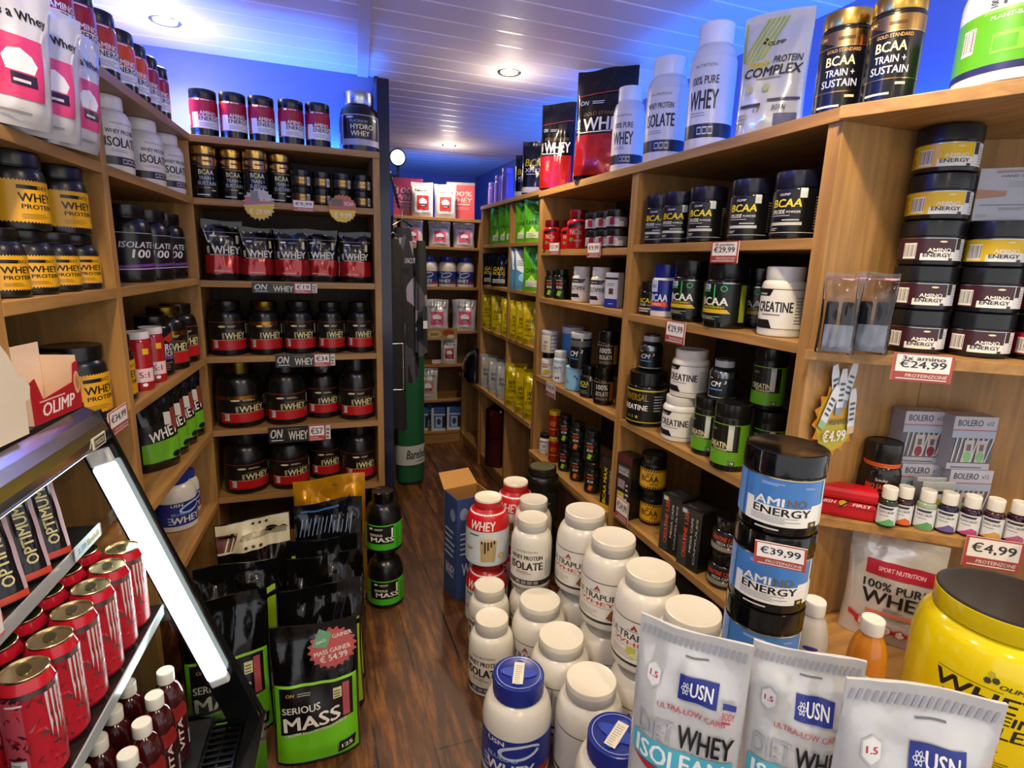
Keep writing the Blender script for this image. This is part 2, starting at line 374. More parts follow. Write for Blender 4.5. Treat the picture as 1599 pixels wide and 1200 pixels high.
# ------------------------------------------------------------------ downlights (three in the picture, the rest of the grid behind the viewer)
warm = emis('lamp_warm', (1.0, .86, .62), 30)
L3 = [atz(258, 33, CEIL), atz(795, 113, CEIL), atz(701, 227, CEIL)]
LIGHTS = [(L3[0][0], L3[0][1], 'recessed round downlight above the rear wall shelf'), (L3[1][0], L3[1][1], 'recessed round downlight over the middle of the aisle'), (L3[2][0], L3[2][1], 'recessed round downlight at the far end of the ceiling')]
HID = [(-.30, .72), (.80, .75), (.25, -.55), (1.35, -.2)]
for i, q in enumerate(LIGHTS+HID):
    t = empty('downlight', (q[0], q[1], CEIL)); tag(t, q[2] if len(q) > 2 else 'recessed round downlight in the ceiling behind the viewer', 'lamp', 'recessed ceiling downlights')
    MB().lathe([(.036, -.001), (.046, -.004), (.05, -.001), (.05, .004)], 'd8d0c0c', 32, cap=False).build('ring', t)
    MB().lathe([(.002, -.0015), (.036, -.0015), (.036, .003)], warm, 32).build('lamp_disc', t)
    ld = bpy.data.lights.new('downlight_bulb', 'SPOT'); ld.energy = P_SPOT*(1.0 if i != 2 else .55); ld.color = (1, .79, .48); ld.spot_size = math.radians(150); ld.spot_blend = .9; ld.shadow_soft_size = .035
    lo = bpy.data.objects.new('downlight_bulb', ld); lo.location = (0, 0, -.02); link(lo, t)
    lg = bpy.data.lights.new('ceiling_fill', 'POINT'); lg.energy = P_FILL; lg.color = (1, .84, .66); lg.shadow_soft_size = .05; lq = bpy.data.objects.new('ceiling_fill', lg); lq.location = (0, 0, -.13); link(lq, t)  # added fill light below each downlight, only there to brighten the ceiling

# ------------------------------------------------------------------ blue strips lying on top of the shelving
blue = emis('led_blue', (.02, .17, 1.0), P_BLUE)
blue2 = emis('led_blue_bright', (.02, .17, 1.0), P_BLUE*2.4)
def strip(x0, y0, x1, y1, z, label, mt=blue):
    o = MB().tube([(x0, y0, z), (x1, y1, z)], .006, mt, 8).build('led_strip'); tag(o, label, 'light strip', 'blue light strips on the shelving')
strip(1.47, .55, 1.47, 3.55, 1.765, 'blue light strip along the top of the long side shelving')
strip(-.36, 2.66, .27, 2.66, 1.83, 'blue light strip on top of the rear wall shelf', blue2)
strip(-.665, 2.30, -.775, .55, 1.83, 'blue light strip on top of the side wall shelf beside the cooler', blue2)
strip(.62, 4.405, 1.26, 4.405, 1.7185, 'blue light strip behind the pouches on the far shelf')
w = bpy.data.worlds.new('world'); w.use_nodes = True; w.node_tree.nodes['Background'].inputs['Color'].default_value = (.95, .96, 1, 1); w.node_tree.nodes['Background'].inputs['Strength'].default_value = P_WORLD; sc.world = w

# ------------------------------------------------------------------ shelving
TH = .013
def board(t, pts, z, mt, name='shelf_board', th=TH): return MB().prism(pts, z-th, z+th, mt).build(name, t, .0015)
RZ = {'near': (.455, .83, 1.225, 1.467), 'mid': (.43, .83, 1.23, 1.458), 'far': (.965, 1.25, 1.505)}
t = empty('shelf_unit', (1.095, .965, 0)); tag(t, 'long open oak shelf unit along the wall opposite the cooler', 'shelving')
def wb(name, x0, x1, y0, y1, z0, z1, mt, par=t, ox=1.095, oy=.965): return MB().box(x0-ox, x1-ox, y0-oy, y1-oy, z0, z1, mt).build(name, par, .0015)
XB = 1.50
for y0, y1, z1 in ((.965, 1.003, 1.722), (1.76, 1.80, 1.722), (2.60, 2.64, 1.722), (3.585, 3.62, 1.735)): wb('upright', 1.095, XB, y0, y1, 0, z1, M_WOODZ)
wb('upright', 1.10, XB, 3.065, 3.09, .572, 1.735, M_WOODZ)
wb('shelf_board', 1.088, XB+.013, .965, 2.64, 1.722, 1.75, M_WOODY); wb('shelf_board', 1.088, XB+.013, 2.6405, 3.62, 1.735, 1.758, M_WOODY)
for z in RZ['near']: wb('shelf_board', 1.095, XB, 1.004, 1.759, z-TH, z+TH, M_WOODY)
for z in RZ['mid']: wb('shelf_board', 1.095 if z > .5 else 1.07, XB, 1.801, 2.599, z-TH, z+TH, M_WOODY)
for z in RZ['far']:
    wb('shelf_board', 1.10, XB, 2.641, 3.064, z-.01, z+.01, M_WOODY); wb('shelf_board', 1.10, XB, 3.091, 3.584, z-.01, z+.01, M_WOODY)
wb('shelf_board', 1.085, XB, 2.641, 4.09, .545, .572, M_WOODY)
wb('shelf_board', 1.10, XB, 2.641, 4.05, .075, .10, M_WOODY); wb('plinth', 1.115, 1.13, 2.641, 4.05, 0, .074, M_WOODY)
wb('plinth', 1.112, 1.127, 1.801, 2.599, 0, .416, wood('shaded_kick_board', '5a3a20', '6b4626', (30, 3, 3)))  # shade under the ledge put into a darker oak colour
wb('ledge_moulding', 1.082, 1.094, 1.801, 2.599, .395, .416, M_WOODY)
for y0 in (3.06, 3.55, 4.06): wb('upright', 1.10, XB, y0, y0+.03, .101 if y0 < 4 else 0, .544, M_WOODZ)
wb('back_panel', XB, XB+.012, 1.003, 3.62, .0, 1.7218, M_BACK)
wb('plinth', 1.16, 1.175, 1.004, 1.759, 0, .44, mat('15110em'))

t2 = empty('shelf_unit', (-.035, 2.37, 0)); tag(t2, 'open oak shelf unit on the rear wall stacked with red and black tubs', 'shelving')
def w2(name, x0, x1, y0, y1, z0, z1, mt): return wb(name, x0, x1, y0, y1, z0, z1, mt, t2, -.035, 2.37)
w2('upright', -.400, -.374, 2.37, 2.69, 0, 1.788, M_WOODZ); w2('upright', .268, .294, 2.37, 2.69, 0, 1.788, M_WOODZ)
w2('shelf_board', -.400, .294, 2.365, 2.69, 1.788, 1.812, M_WOODX)
BZ = (1.587, 1.292, 1.003, .709, .424, .13)
for z in BZ: w2('shelf_board', -.3735, .2675, 2.37, 2.675, z-.012, z+.012, M_WOODX)
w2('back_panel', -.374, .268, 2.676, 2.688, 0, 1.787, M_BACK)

t3 = empty('shelf_unit', (-.364, 2.36, 0), -a4); tag(t3, 'open oak shelf unit behind the drinks cooler holding yellow tubs', 'shelving')
for y in (-.012, -.772, -1.262, -1.77): MB().box(-.30, 0, y-.0, y+.03 if y < -.1 else y+.008, 0 if y > -1 else 1.137, 1.787, M_WOODZ).build('upright', t3, .0015)
MB().box(-.30, .004, -1.77, -.001, 1.7875, 1.812, M_WOODY).build('shelf_board', t3, .0015)
LZ = (1.585, 1.302, 1.005, .715, .42)
for z in LZ:
    for a, b in ((-.7415, -.0125), (-1.2315 if z > 1.1 else -1.082, -.7725), (-1.7395, -1.2625)):
      if z > 1.1 or a > -1.2: MB().box(-.285, 0, a, b, z-.012, z+.012, M_WOODY).build('shelf_board', t3, .0015)
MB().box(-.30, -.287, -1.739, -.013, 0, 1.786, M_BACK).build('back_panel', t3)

t4 = empty('shelf_unit', (.92, 4.12, 0)); tag(t4, 'narrow oak shelf unit at the far end of the aisle holding pale pouches', 'shelving')
def w4(name, x0, x1, y0, y1, z0, z1, mt): return wb(name, x0, x1, y0, y1, z0, z1, mt, t4, .92, 4.12)
w4('upright', .60, .625, 4.12, 4.42, 0, 1.69, M_WOODZ); w4('upright', 1.235, 1.262, 4.12, 4.42, 0, 1.69, M_WOODZ)
w4('shelf_board', .60, 1.27, 4.115, 4.42, 1.69, 1.712, M_WOODX)
FZ = (1.497, 1.205, .875, .622, .345, .09)
for z in FZ: w4('shelf_board', .6255, 1.2345, 4.12, 4.405, z-.01, z+.01, M_WOODX)
w4('plinth', .6255, 1.2345, 4.13, 4.145, 0, .079, M_WOODX); w4('back_panel', .6255, 1.2345, 4.406, 4.418, 0, 1.69, wood('far_back_panel', '6a4c2c', '7d5b35', (20, 20, 2)))

t5 = empty('shelf_unit', (1.10, .955, 0)); tag(t5, 'corner oak shelf unit with stacked yellow and dark jars and flavour bottles', 'shelving')
def p5(name, pts, z0, z1, mt): return MB().prism([(x-1.10, y-.955) for x, y in pts], z0, z1, mt).build(name, t5, .0015)
p5('shelf_board', [(1.075, .962), (1.20, .70), (1.33, .36), (1.96, .36), (1.96, .58), (1.51, .962)], 1.722, 1.748, M_WOODY)
p5('shelf_board', [(1.075, .962), (1.75, .410), (1.93, .60), (1.505, .962)], 1.205, 1.229, M_WOODX)
p5('shelf_board', [(1.168, .962), (1.80, .447), (1.93, .60), (1.505, .962)], .781, .805, M_WOODX)
p5('shelf_board', [(1.085, .962), (1.03, .885), (.62, .795), (.545, .735), (.60, .42), (.66, .25), (1.70, .05), (1.93, .60), (1.505, .962)], .475, .50, M_WOODX)
p5('back_panel', [(1.492, .9643), (1.93, .601), (1.94, .613), (1.53, .9643)], 0, 1.7218, M_WOODZ)
p5('leg', [(.68, .32), (.74, .32), (.74, .38), (.68, .38)], 0, .474, M_WOODZ); p5('leg', [(1.55, .14), (1.61, .14), (1.61, .20), (1.55, .20)], 0, .474, M_WOODZ); p5('leg', [(1.0, .80), (1.05, .80), (1.05, .85), (1.0, .85)], 0, .474, M_WOODZ)
# ================================================================== goods: prototypes
K, W_, CR = '0d0d0f', 'e6e4df', 'dcd2a0'
KP, WP = '0c0c0epp'[:7], 'd8d4cap'
def wrap(v0, v1, c): return Rr(-PI, PI, v0, v1, c)
def amino_art(c, q=1.0):
    return [wrap(.17, .83, c), Rr(-1.25, 1.25, .17, .435, W_), Rr(-1.25, -.75, .435, .50, W_), Rr(.6, 1.25, .435, .46, W_), wrap(.825, .84, 'b9b9bdc'), wrap(.165, .175, 'b9b9bdc'),
            B('AMINO', -.05, .49, 1.2, .085, W_), B('ENERGY', .03, .375, 1.5, .09, '16161c'), Lines(-.7, .6, .21, .30, 3, '8a8a90'), El(-.75, .765, .16, .018, W_), Lines(-.5, .2, .755, .78, 1, W_, .8), Bars(-1.9, -1.5, .24, .45, 7)]
P_AR = tub('supplement_jar', 'jar', .046, .158, .0425, .03, .006, KP, KP, amino_art('a3142c'), 1.05)
P_AO = tub('supplement_jar', 'jar', .046, .158, .0425, .03, .006, KP, KP, amino_art('dd4a12'), 1.05)
P_AD = tub('supplement_jar', 'jar', .046, .158, .0425, .03, .006, KP, KP, amino_art('b8321a'), 1.05)
P_BIGBLUE = tub('supplement_jar', 'jar', .0675, .149, .066, .038, .003, '08080ag', '08080ag', [wrap(.13, .70, '3f78bd'), Rr(-.95, 1.15, .13, .365, W_), Rr(-.95, -.72, .365, .42, W_), Rr(.75, 1.15, .365, .40, W_), Rr(1.15, 1.6, .13, .70, W_), Rr(1.25, 1.4, .4, .7, '101018'),
    B('AMI', -.32, .425, .72, .10, W_), B('NO', .36, .425, .50, .10, '6a5c48'), B('ENERGY', .02, .305, 1.45, .095, '121218'), Lines(-.75, .5, .17, .255, 4, '8c9098'), Rr(.72, .98, .13, .20, '1a1208'), El(.85, .165, .07, .02, 'c8a020'), Lines(-.55, .1, .62, .66, 2, 'b9cfe8'), Lines(.5, .8, .61, .64, 2, 'b9cfe8'), Rr(-1.6, -1.05, .14, .70, '5b8fd0'), wrap(.7, .712, 'c8b27ac'), Lines(-.6, .3, .075, .10, 1, 'c8c8c8', .8)], 1.045, power=.5)
def amino_small(c, dark=False):
    return tub('supplement_jar', 'jar', .0595, .0965, .058, .032, .001, '101014p', '16171bp', [wrap(.12, .60, c), Rr(-.35, 1.0, .12, .27, W_), Rr(.05, .75, .27, .31, W_), Rr(.75, 1.35, .12, .60, 'd9dbe2'), Rr(.78, .98, .36, .60, '20232a'), Bars(-1.0, -.45, .16, .48, 1, '20202a') if False else Bars(-.98, -.5, .15, .5, 9),
        B('AMINO', .22, .345, .75, .085, W_), B('ENERGY', .18, .235, .9, .085, '20202a'), El(.3, .53, .12, .02, 'e8d9a0'), Lines(1.0, 1.3, .16, .55, 7, '8f93a0', .3), wrap(.60, .615, 'c5c6cac'), Lines(-1.5, -1.05, .15, .55, 8, '00000a' if False else '5a4040', .3), Rr(.55, .68, .10, .17, '2c2c34')], 1.04)
P_ASY, P_ASD, P_ASR = amino_small('e2ba0c'), amino_small('3a1720'), amino_small('b01830')
P_GOLD = tub('supplement_jar', 'jar', .0435, .178, .040, .026, .006, KP, 'c79f4ec', [wrap(.64, .79, 'b8935cc'), Pg([(-1.3, .64), (-.2, .64), (-1.3, .75)], K), wrap(.635, .645, 'd6b878c'), B('GOLD STANDARD', .05, .60, 1.35, .035, 'b98a4a'), B('BCAA', -.02, .50, 1.15, .095, CR), B('TRAIN +', .0, .385, 1.15, .07, 'aeb4c6'), B('SUSTAIN', .02, .285, 1.4, .075, 'aeb4c6'), wrap(.195, .205, 'b8935cc'), Lines(.3, .8, .14, .17, 1, 'd6c9a0', .8), Lines(-.8, .75, .05, .075, 1, 'd8d8d8', .8), B('ON', -.85, .735, .3, .035, 'd8b870'), Lines(-.2, .8, .70, .74, 1, '4a3410', .7)], 1.06)
def whey_tub(r, h, neck, sh, lidh, v0, v1, gold=False, side=None, lid=KP, red='b3171c'):
    d = v1-v0
    a = [wrap(v0, v1, '100f10'), Rr(-1.25, 1.35, v0+.02*d, v0+.36*d, red), wrap(v1-.02*d, v1, '8f2b20' if not gold else 'a87838c'), Rr(-1.25, 1.35, v0+.36*d, v0+.375*d, 'c9a870')]
    if gold: a.append(wrap(v1-.14*d, v1, 'a8702cc'))
    a += [B('WHEY', .17, v0+.51*d, 1.15, .23*d, CR), B('100%', -.50, v0+.51*d, .22*d, .11, CR, rot=90), El(-.55, v0+.84*d, .2, .035*d, CR), Lines(-.25, .3, v0+.81*d, v0+.88*d, 2, 'bfb690', .5), B('GOLD STANDARD', .12, v0+.68*d, .9, .05*d, '8a6a34'), Bars(-1.05, -.82, v0+.10*d, v0+.34*d, 6), Lines(-1.9, -1.3, v0+.1*d, v0+.9*d, 9, '6a6558', .3), Rr(.92, 1.08, v0+.55*d, v0+.9*d, CR if not side else 'ecd9a0')]
    if side: a.append(Rr(1.12, 1.35, v0+.05*d, v0+.97*d, side))
    return tub('whey_tub', 'tub', r, h, neck, lidh, sh, KP, lid, a, 1.07)
P_W2 = whey_tub(.070, .225, .050, .052, .034, .10, .63)
P_W2G = whey_tub(.070, .225, .050, .052, .034, .10, .63, True, None, '6e5a20c')
P_W5 = whey_tub(.091, .262, .056, .085, .045, .08, .50)
P_W5G = whey_tub(.091, .262, .056, .085, .045, .08, .50, True, None, '5a4a18c')
P_W5R = whey_tub(.091, .262, .056, .085, .045, .08, .52, False, 'b3171c')
P_W5S = whey_tub(.073, .24, .050, .06, .036, .10, .56, False, None, '6d7078c')
P_W5Y = whey_tub(.091, .262, .056, .085, .045, .08, .50, False, 'c98a18')
P_HYD = tub('whey_tub', 'tub', .078, .224, .053, .045, .07, KP, 'a9adb4c', [wrap(.10, .60, '9a9aa4'), Rr(-1.0, 1.0, .20, .585, '0f1118'), Rr(1.1, 1.6, .12, .585, '12141c'), Rr(-1.7, -1.1, .12, .585, '12141c'), B('PLATINUM', -.15, .49, .9, .04, '8890a8'), B('HYDRO', .02, .40, 1.15, .085, 'd9cf9a'), B('WHEY', -.08, .29, .95, .085, 'd9cf9a'), El(.72, .53, .12, .03, 'c9c9d4'), El(-.6, .55, .2, .018, 'b9b9c4'), Bars(-1.55, -1.3, .14, .30, 6)], 1.06)
P_MASS = tub('mass_gainer_tub', 'tub', .074, .245, .041, .040, .085, KP, '0a0a0ag', [wrap(.07, .50, '3fae22'), Rr(-1.0, .62, .18, .485, '101210'), wrap(.495, .505, '6fd040'), B('SERIOUS', -.38, .335, .75, .04, W_), B('MASS', -.02, .255, 1.3, .085, W_), El(-.65, .44, .12, .018, W_), Lines(-.45, .1, .42, .455, 2, 'c8c8c8', .5), Rr(.48, .58, .30, .45, W_), Bars(-1.3, -1.1, .09, .25, 6), Lines(.75, 1.0, .1, .45, 8, '1c4a10', .3)], 1.08)
P_ISO = tub('protein_bottle', 'tub', .0625, .25, .046, .04, .045, WP, 'e8e5dcp', [wrap(.10, .72, 'd8d4ca'), wrap(.10, .21, '23202c'), Rr(-.45, .75, .12, .19, '23202c'), T('NUTRITION', .05, .635, 1.0, .022, '55525c'), T('WHEY PROTEIN', .02, .53, 1.35, .055, '2a2732', .03), T('ISOLATE', .04, .395, 1.5, .125, '1e1b26', .035), Lines(-.5, .5, .27, .31, 2, '8a8790', .4), [Rr(-.1+.24*k, .1+.24*k, .125, .185, 'cfcdd4') for k in range(3)], [Rr(-.08+.24*k, .08+.24*k, .135, .175, '23202c') for k in range(3)], wrap(.705, .708, 'b9b5a8')], 1.05, ribs=True)
P_PURE = tub('protein_bottle', 'tub', .0665, .262, .048, .04, .05, WP, 'e8e5dcp', [wrap(.10, .72, 'd8d4ca'), wrap(.10, .21, '23202c'), T('NUTRITION', .05, .655, .95, .025, '55525c'), T('100% PURE', .05, .545, 1.25, .065, '2a2732', .03), T('WHEY', .04, .395, 1.35, .15, '1e1b26', .035), Lines(-.5, .5, .27, .31, 2, '8a8790', .4), [Rr(-.1+.24*k, .1+.24*k, .125, .185, 'cfcdd4') for k in range(3)], [Rr(-.08+.24*k, .08+.24*k, .135, .175, '23202c') for k in range(3)]], 1.05)
P_YEL = tub('whey_tub', 'tub', .064, .215, .050, .034, .055, '121214p', '0e0e10p', [wrap(.13, .60, 'd8a01a'), [Pg([(-1.4+.1*k, .60), (-1.35+.1*k, .625), (-1.3+.1*k, .60)], 'd8a01a') for k in range(28)], [Pg([(-1.4+.1*k, .13), (-1.35+.1*k, .105), (-1.3+.1*k, .13)], 'd8a01a') for k in range(28)], Rr(-.5, .1, .50, .55, K), B('SCI', .3, .525, .4, .045, K), B('WHEY', .08, .405, 1.15, .10, '14110a'), B('PROTEIN', .12, .295, 1.1, .06, '14110a'), Lines(-.45, .5, .17, .23, 3, '7a5c10', .3), Lines(-1.3, -.8, .2, .55, 8, '9a7412', .3)], 1.06)
P_BIGYEL = tub('whey_tub', 'tub', .076, .235, .066, .042, .055, '121214p', '0e0e10p', [wrap(.11, .62, 'd8a01a'), [Pg([(-1.4+.1*k, .62), (-1.35+.1*k, .64), (-1.3+.1*k, .62)], 'd8a01a') for k in range(28)], [Pg([(-1.4+.1*k, .11), (-1.35+.1*k, .09), (-1.3+.1*k, .11)], 'd8a01a') for k in range(28)], Rr(-.5, .1, .52, .57, K), B('SCI', .3, .545, .4, .045, K), B('WHEY', .08, .415, 1.15, .11, '14110a'), B('PROTEIN', .12, .30, 1.1, .06, '14110a'), Lines(-.45, .5, .15, .22, 3, '7a5c10', .3)], 1.06)
P_PUR = tub('whey_tub', 'tub', .066, .215, .050, .032, .05, '0d0c11p', '0b0b0dp', [wrap(.10, .64, '0c0b10'), wrap(.635, .645, '9a9aa2'), B('ISOLATE', .0, .49, 1.5, .08, 'c9c9d2', .2), B('100', .12, .375, .85, .11, 'd9d9e0', .15), Pg([(-1.5, .20), (1.5, .27), (1.5, .235), (-1.5, .165)], '6b3a96'), Pg([(-1.5, .165), (1.5, .2), (1.5, .185), (-1.5, .15)], 'b8a2d0')], 1.06)
P_SHK = tub('drink_bottle', 'bottle', .033, .165, .028, .018, .03, 'a01822g', 'd8d4d8p', [wrap(.06, .76, 'a01822g'), Rr(-.9, .9, .15, .38, 'dcc9cc'), B('5:1', .0, .27, .8, .10, 'a8182a'), El(0, .10, .2, .03, W_), Rr(.0, .5, .62, .72, 'd8b020')], 1.12)
P_NIT = tub('supplement_jar', 'tub', .055, .205, .048, .03, .03, '100f12p', KP, [wrap(.08, .72, '1b1416'), Rr(-.9, -.35, .58, .72, 'd9cf20'), Pg([(-.1, .62), (.7, .72), (1.2, .60), (.6, .55)], 'a83020'), B('NITRO', .05, .48, 1.5, .12, 'e2e2e8', .2), B('TECH', .3, .37, .9, .08, 'e2e2e8', .2), Rr(-.6, 1.1, .28, .32, '6d4a8a'), Lines(-.6, .8, .1, .25, 4, '9a7a6a', .35)], 1.05)
P_GREENBAG = pouch('protein_pouch', 'pouch', .135, .25, .07, '101211f', [Rr(-.46, .46, .12, .58, '63a81e'), Pg([(-.46, .58), (.46, .66), (.46, .40), (-.46, .36)], '131514'), B('WHEY', .05, .47, .75, .13, W_, rot=6), Rr(.1, .26, .56, .72, 'd8d4cc'), Rr(.27, .42, .50, .76, '8a3a30'), El(.28, .17, .12, .04, '101010')], seed=3)
def usn_art(sm=False): return [wrap(.10, .52, '1e2f86'), wrap(.085, .10, 'c9d2ea'), B('USN', -.55, .475, .55, .05, W_), B('WHEY', -.12, .20, 1.5, .12, W_), B('BLUELAB', -.35, .315, .95, .045, '8fb8e8'),
    [Pg([(.15+.62*math.cos(t)*(1-.0*k), .40+.085*math.sin(t)+.03*math.cos(t)*s) for t in [2*PI*q/24 for q in range(24)]]+[(.15+.5*math.cos(t), .40+.055*math.sin(t)+.03*math.cos(t)*s) for t in [-2*PI*q/24+1e-3 for q in range(24)]], 'c4cfe6') for k, s in ((0, 1),)],
    Rr(.55, 1.3, .10, .19, 'a02a2a'), Lines(-1.0, -.7, .14, .3, 3, '9fb0e0', .4)]
P_USN = tub('whey_tub', 'tub', .098, .285, .067, .052, .075, WP, '1b2c86p', usn_art(), 1.07, ribs=True, seg=48, lidart=[[Pg([(.86*math.cos(a), .86*math.sin(a)), (.86*math.cos(a+.21), .86*math.sin(a+.21)), (.83*math.cos(a+.21), .83*math.sin(a+.21)), (.83*math.cos(a), .83*math.sin(a))], '8fa0dc') for a in [2*PI*k/30 for k in range(30)]], [El(0, 0, .7, .28, '2a44a8'), ], El(0, 0, .28, .7, '2a44a8'), Rr(-.20, .20, -.62, .55, 'ddd8c6x'), Lines(-.14, .14, -.55, .45, 9, '8a8678', .3)])
P_USNS = tub('whey_tub', 'tub', .062, .20, .045, .032, .045, WP, '1f3aa0p', usn_art(), 1.07)
P_TAW = {}
def takeaway(col, seed, w=.15, h=.225):
    return pouch('protein_pouch', 'pouch', w, h, .07, 'cfd0d6s', [Rr(-.24, .30, .20, .62, col), B('Take a Whey', .03, .755, .72, .085, '101016', .0), Pg([(-.12, .38), (-.16, .46), (-.08, .52), (.04, .54), (.16, .50), (.22, .44), (.18, .38)], 'e8e6ea'), Rr(-.08, .20, .29, .37, '2a1c2c'), Lines(-.06, .18, .31, .35, 1, 'd8c8d0', .5), Lines(-.44, -.32, .15, .7, 14, '9a98a2', .4), Lines(-.2, .2, .09, .13, 1, '9a98a2', .5)], seed=seed, top=.92)
for nm, c in (('pink', 'd8497e'), ('rose', 'cf3d6e'), ('red', 'c63a3c'), ('tan', 'c08a74'), ('crimson', 'b8202c')): P_TAW[nm] = takeaway(c, len(nm)*3)
def yellowbag(seed): return pouch('protein_pouch', 'pouch', .125, .235, .06, 'cdb512f', [Rr(-.42, .42, .04, .66, 'd8bf12f'), B('WHEY', .0, .56, .62, .11, '1a1a10', .15), B('PROTEIN', .02, .46, .6, .06, '1a1a10', .15), B('COMPLEX', .0, .375, .7, .07, '1a1a10', .15), Lines(-.3, .2, .21, .25, 2, '6a6010', .4), Rr(.0, .32, .06, .16, '8f8f86'), Lines(-.36, -.1, .08, .17, 3, '3a360a', .4)], seed=seed)
P_YB = [yellowbag(5), yellowbag(9)]
def gearbag(seed): return pouch('supplement_pouch', 'pouch', .115, .235, .05, '58b01af', [B('CARBO', .0, .47, .7, .10, '12240a', .0), Rr(-.3, .3, .10, .25, 'c2c8c0'), Lines(-.25, .25, .12, .22, 3, '6a7a60', .4), Pg([(-.2, .25), (0, .38), (.2, .25)], 'a8d840')], seed=seed)
P_GB = [gearbag(1), gearbag(4)]
P_GAIN = pouch('supplement_pouch', 'pouch', .12, .215, .06, '0f1114f', [B('GAIN', .0, .52, .7, .12, 'd0b014', .1), B('BOLIC', .0, .39, .72, .10, 'd0b014', .1), Rr(-.35, .35, .10, .22, 'b0b0b0'), Lines(-.3, .3, .12, .20, 3, '202020', .4)], seed=8)
P_LBAG = pouch('supplement_pouch', 'pouch', .115, .225, .06, '5f9fd0f', [Pg([(-.45, .95), (.45, .95), (.3, .35), (-.3, .5)], 'd6dde2'), El(0, .3, .2, .1, '88c8e8'), Lines(-.3, .3, .6, .75, 3, '4a6a90', .4)], seed=2)
P_BWB = pouch('protein_pouch', 'pouch', .115, .215, .055, 'c9ccd2f', [Rr(-.42, .42, .06, .78, 'cfd1d6f'), B('100%', .0, .70, .4, .05, 'b89a20'), B('BODY', .05, .55, .6, .09, '24242c'), B('WHEY', .05, .42, .65, .11, '16161c'), Lines(-.3, .3, .12, .30, 4, '8a8c94', .35)], seed=6)
def wheybag(w, h, seed): return pouch('protein_pouch', 'pouch', w, h, w*.45, '0d0c0ef', [Rr(-.47, .47, .12, .42, 'a5161df'), B('WHEY', .04, .51, .72, .13, 'e2ddcf'), B('100%', -.40, .51, .12, .06, 'e2ddcf', rot=90), Lines(-.38, .4, .425, .44, 1, 'd9d5c8', .6), El(-.25, .74, .09, .016, W_), Lines(-.1, .2, .73, .75, 1, 'c8c8c8', .6), Rr(.30, .37, .62, .76, CR), Pg([(-.47, .80), (.47, .80), (.47, .806), (-.47, .806)], 'b9b9b0'), Lines(-.3, .1, .15, .18, 1, 'd0b0a0', .6)], seed=seed)
P_WB = [wheybag(.130, .205, s) for s in (1, 2, 5)]
def bigbag(w, h, seed, clip): return pouch('protein_pouch', 'pouch', w, h, w*.42, '0e0c10f', [Rr(-.47, .47, .03, .40, 'b3201cf'), B('GOLD STANDARD', .02, .585, .74, .035, '7a5a30'), B('WHEY', .04, .49, .78, .12, 'e2ddd6'), B('100%', -.43, .49, .12, .06, 'e2ddd6', rot=90), Lines(-.42, .40, .415, .432, 1, 'd9d5c8', .6), B('ON', -.34, .69, .15, .04, W_, .2), Lines(-.2, .05, .675, .71, 2, 'c8c8c8', .5), Pg([(-.47, .745), (0, .77), (.47, .79), (.47, .80), (0, .78), (-.47, .755)], 'b0403c')], seed=seed, top=.93)
P_BCAA = tub('supplement_jar', 'jar', .052, .155, .049, .036, .004, '0c0f16g', '15162ap', [wrap(.05, .72, '0b0b0d'), B('OLIMP', -.1, .655, .5, .035, 'c9c9c9', .2), B('BCAA', .0, .53, 1.35, .12, 'dcc814', .12), B('XPLODE', -.35, .405, .7, .06, 'e2e2de', .1), B('POWDER', .35, .40, .6, .035, 'c9c9c5', .1), Lines(-.7, .7, .34, .37, 1, '9a9a96', .5), Rr(-.7, .75, .205, .25, 'b9b9b4'), Lines(-.1, .7, .275, .30, 1, 'c8c8c8', .6), Lines(-.7, -.2, .13, .18, 2, 'b0b0aa', .5), wrap(.095, .102, 'c8c8c4'), Rr(.55, .85, .60, .74, 'c5ccd0'), Lines(1.3, 1.9, .15, .65, 12, '8c8c8c', .35)], 1.06)
P_BCS = tub('supplement_jar', 'jar', .044, .115, .041, .028, .004, '0c0c10g', '121214p', [wrap(.05, .72, '0b0b0d'), B('BCAA', -.1, .44, 1.3, .14, 'dcc814', .12), B('XPLODE', -.4, .31, .7, .07, 'e2e2de', .1), B('POWDER', .3, .30, .5, .04, 'c9c9c5', .1), Rr(-1.2, 1.2, .17, .215, 'c9c9c4'), Rr(-1.0, .2, .10, .14, 'b9b9b4')], 1.06)
P_UBL = tub('supplement_jar', 'jar', .047, .16, .042, .038, .008, WP, '1a2272p', [wrap(.12, .70, '1c2a80'), Rr(-1.1, -.2, .48, .70, 'b8c4dc'), B('USN', -.65, .585, .6, .07, '1c2a80'), B('BCAA', -.1, .37, 1.4, .14, 'e0e2ea'), Pg([(-1.2, .20), (.7, .20), (.55, .29), (-1.2, .29)], 'd2491e'), B('PUNCH', -.25, .245, .8, .05, 'f0d0c0')], 1.06)
def usn_green(): return tub('supplement_jar', 'jar', .057, .172, .052, .042, .006, '0b0c0dg', '0d0d0fp', [wrap(.09, .68, '0e1210'), wrap(.675, .69, 'b8babac'), Rr(-1.1, -.35, .585, .66, 'b9c4e2'), B('USN', -.72, .622, .5, .05, '20307a'), Rr(-1.1, -.35, .545, .58, '3a9a58'), El(.35, .60, .16, .045, '2fae5a'), El(.35, .60, .12, .033, '0e1210'), Rr(-.12, -.06, .3, .66, '2fbf50'), B('BCAA', -.15, .405, 1.5, .12, 'd9dbd6'), B('COMPLETE AMINO', -.25, .315, 1.4, .04, 'c0a81a'), Pg([(-1.2, .225), (.75, .225), (.55, .285), (-1.2, .285)], 'c8a51a'), Lines(-1.0, .5, .13, .19, 3, 'a8b0a0', .35), Rr(1.15, 1.5, .1, .66, '8a9a28')], 1.05)
P_UGR = usn_green()
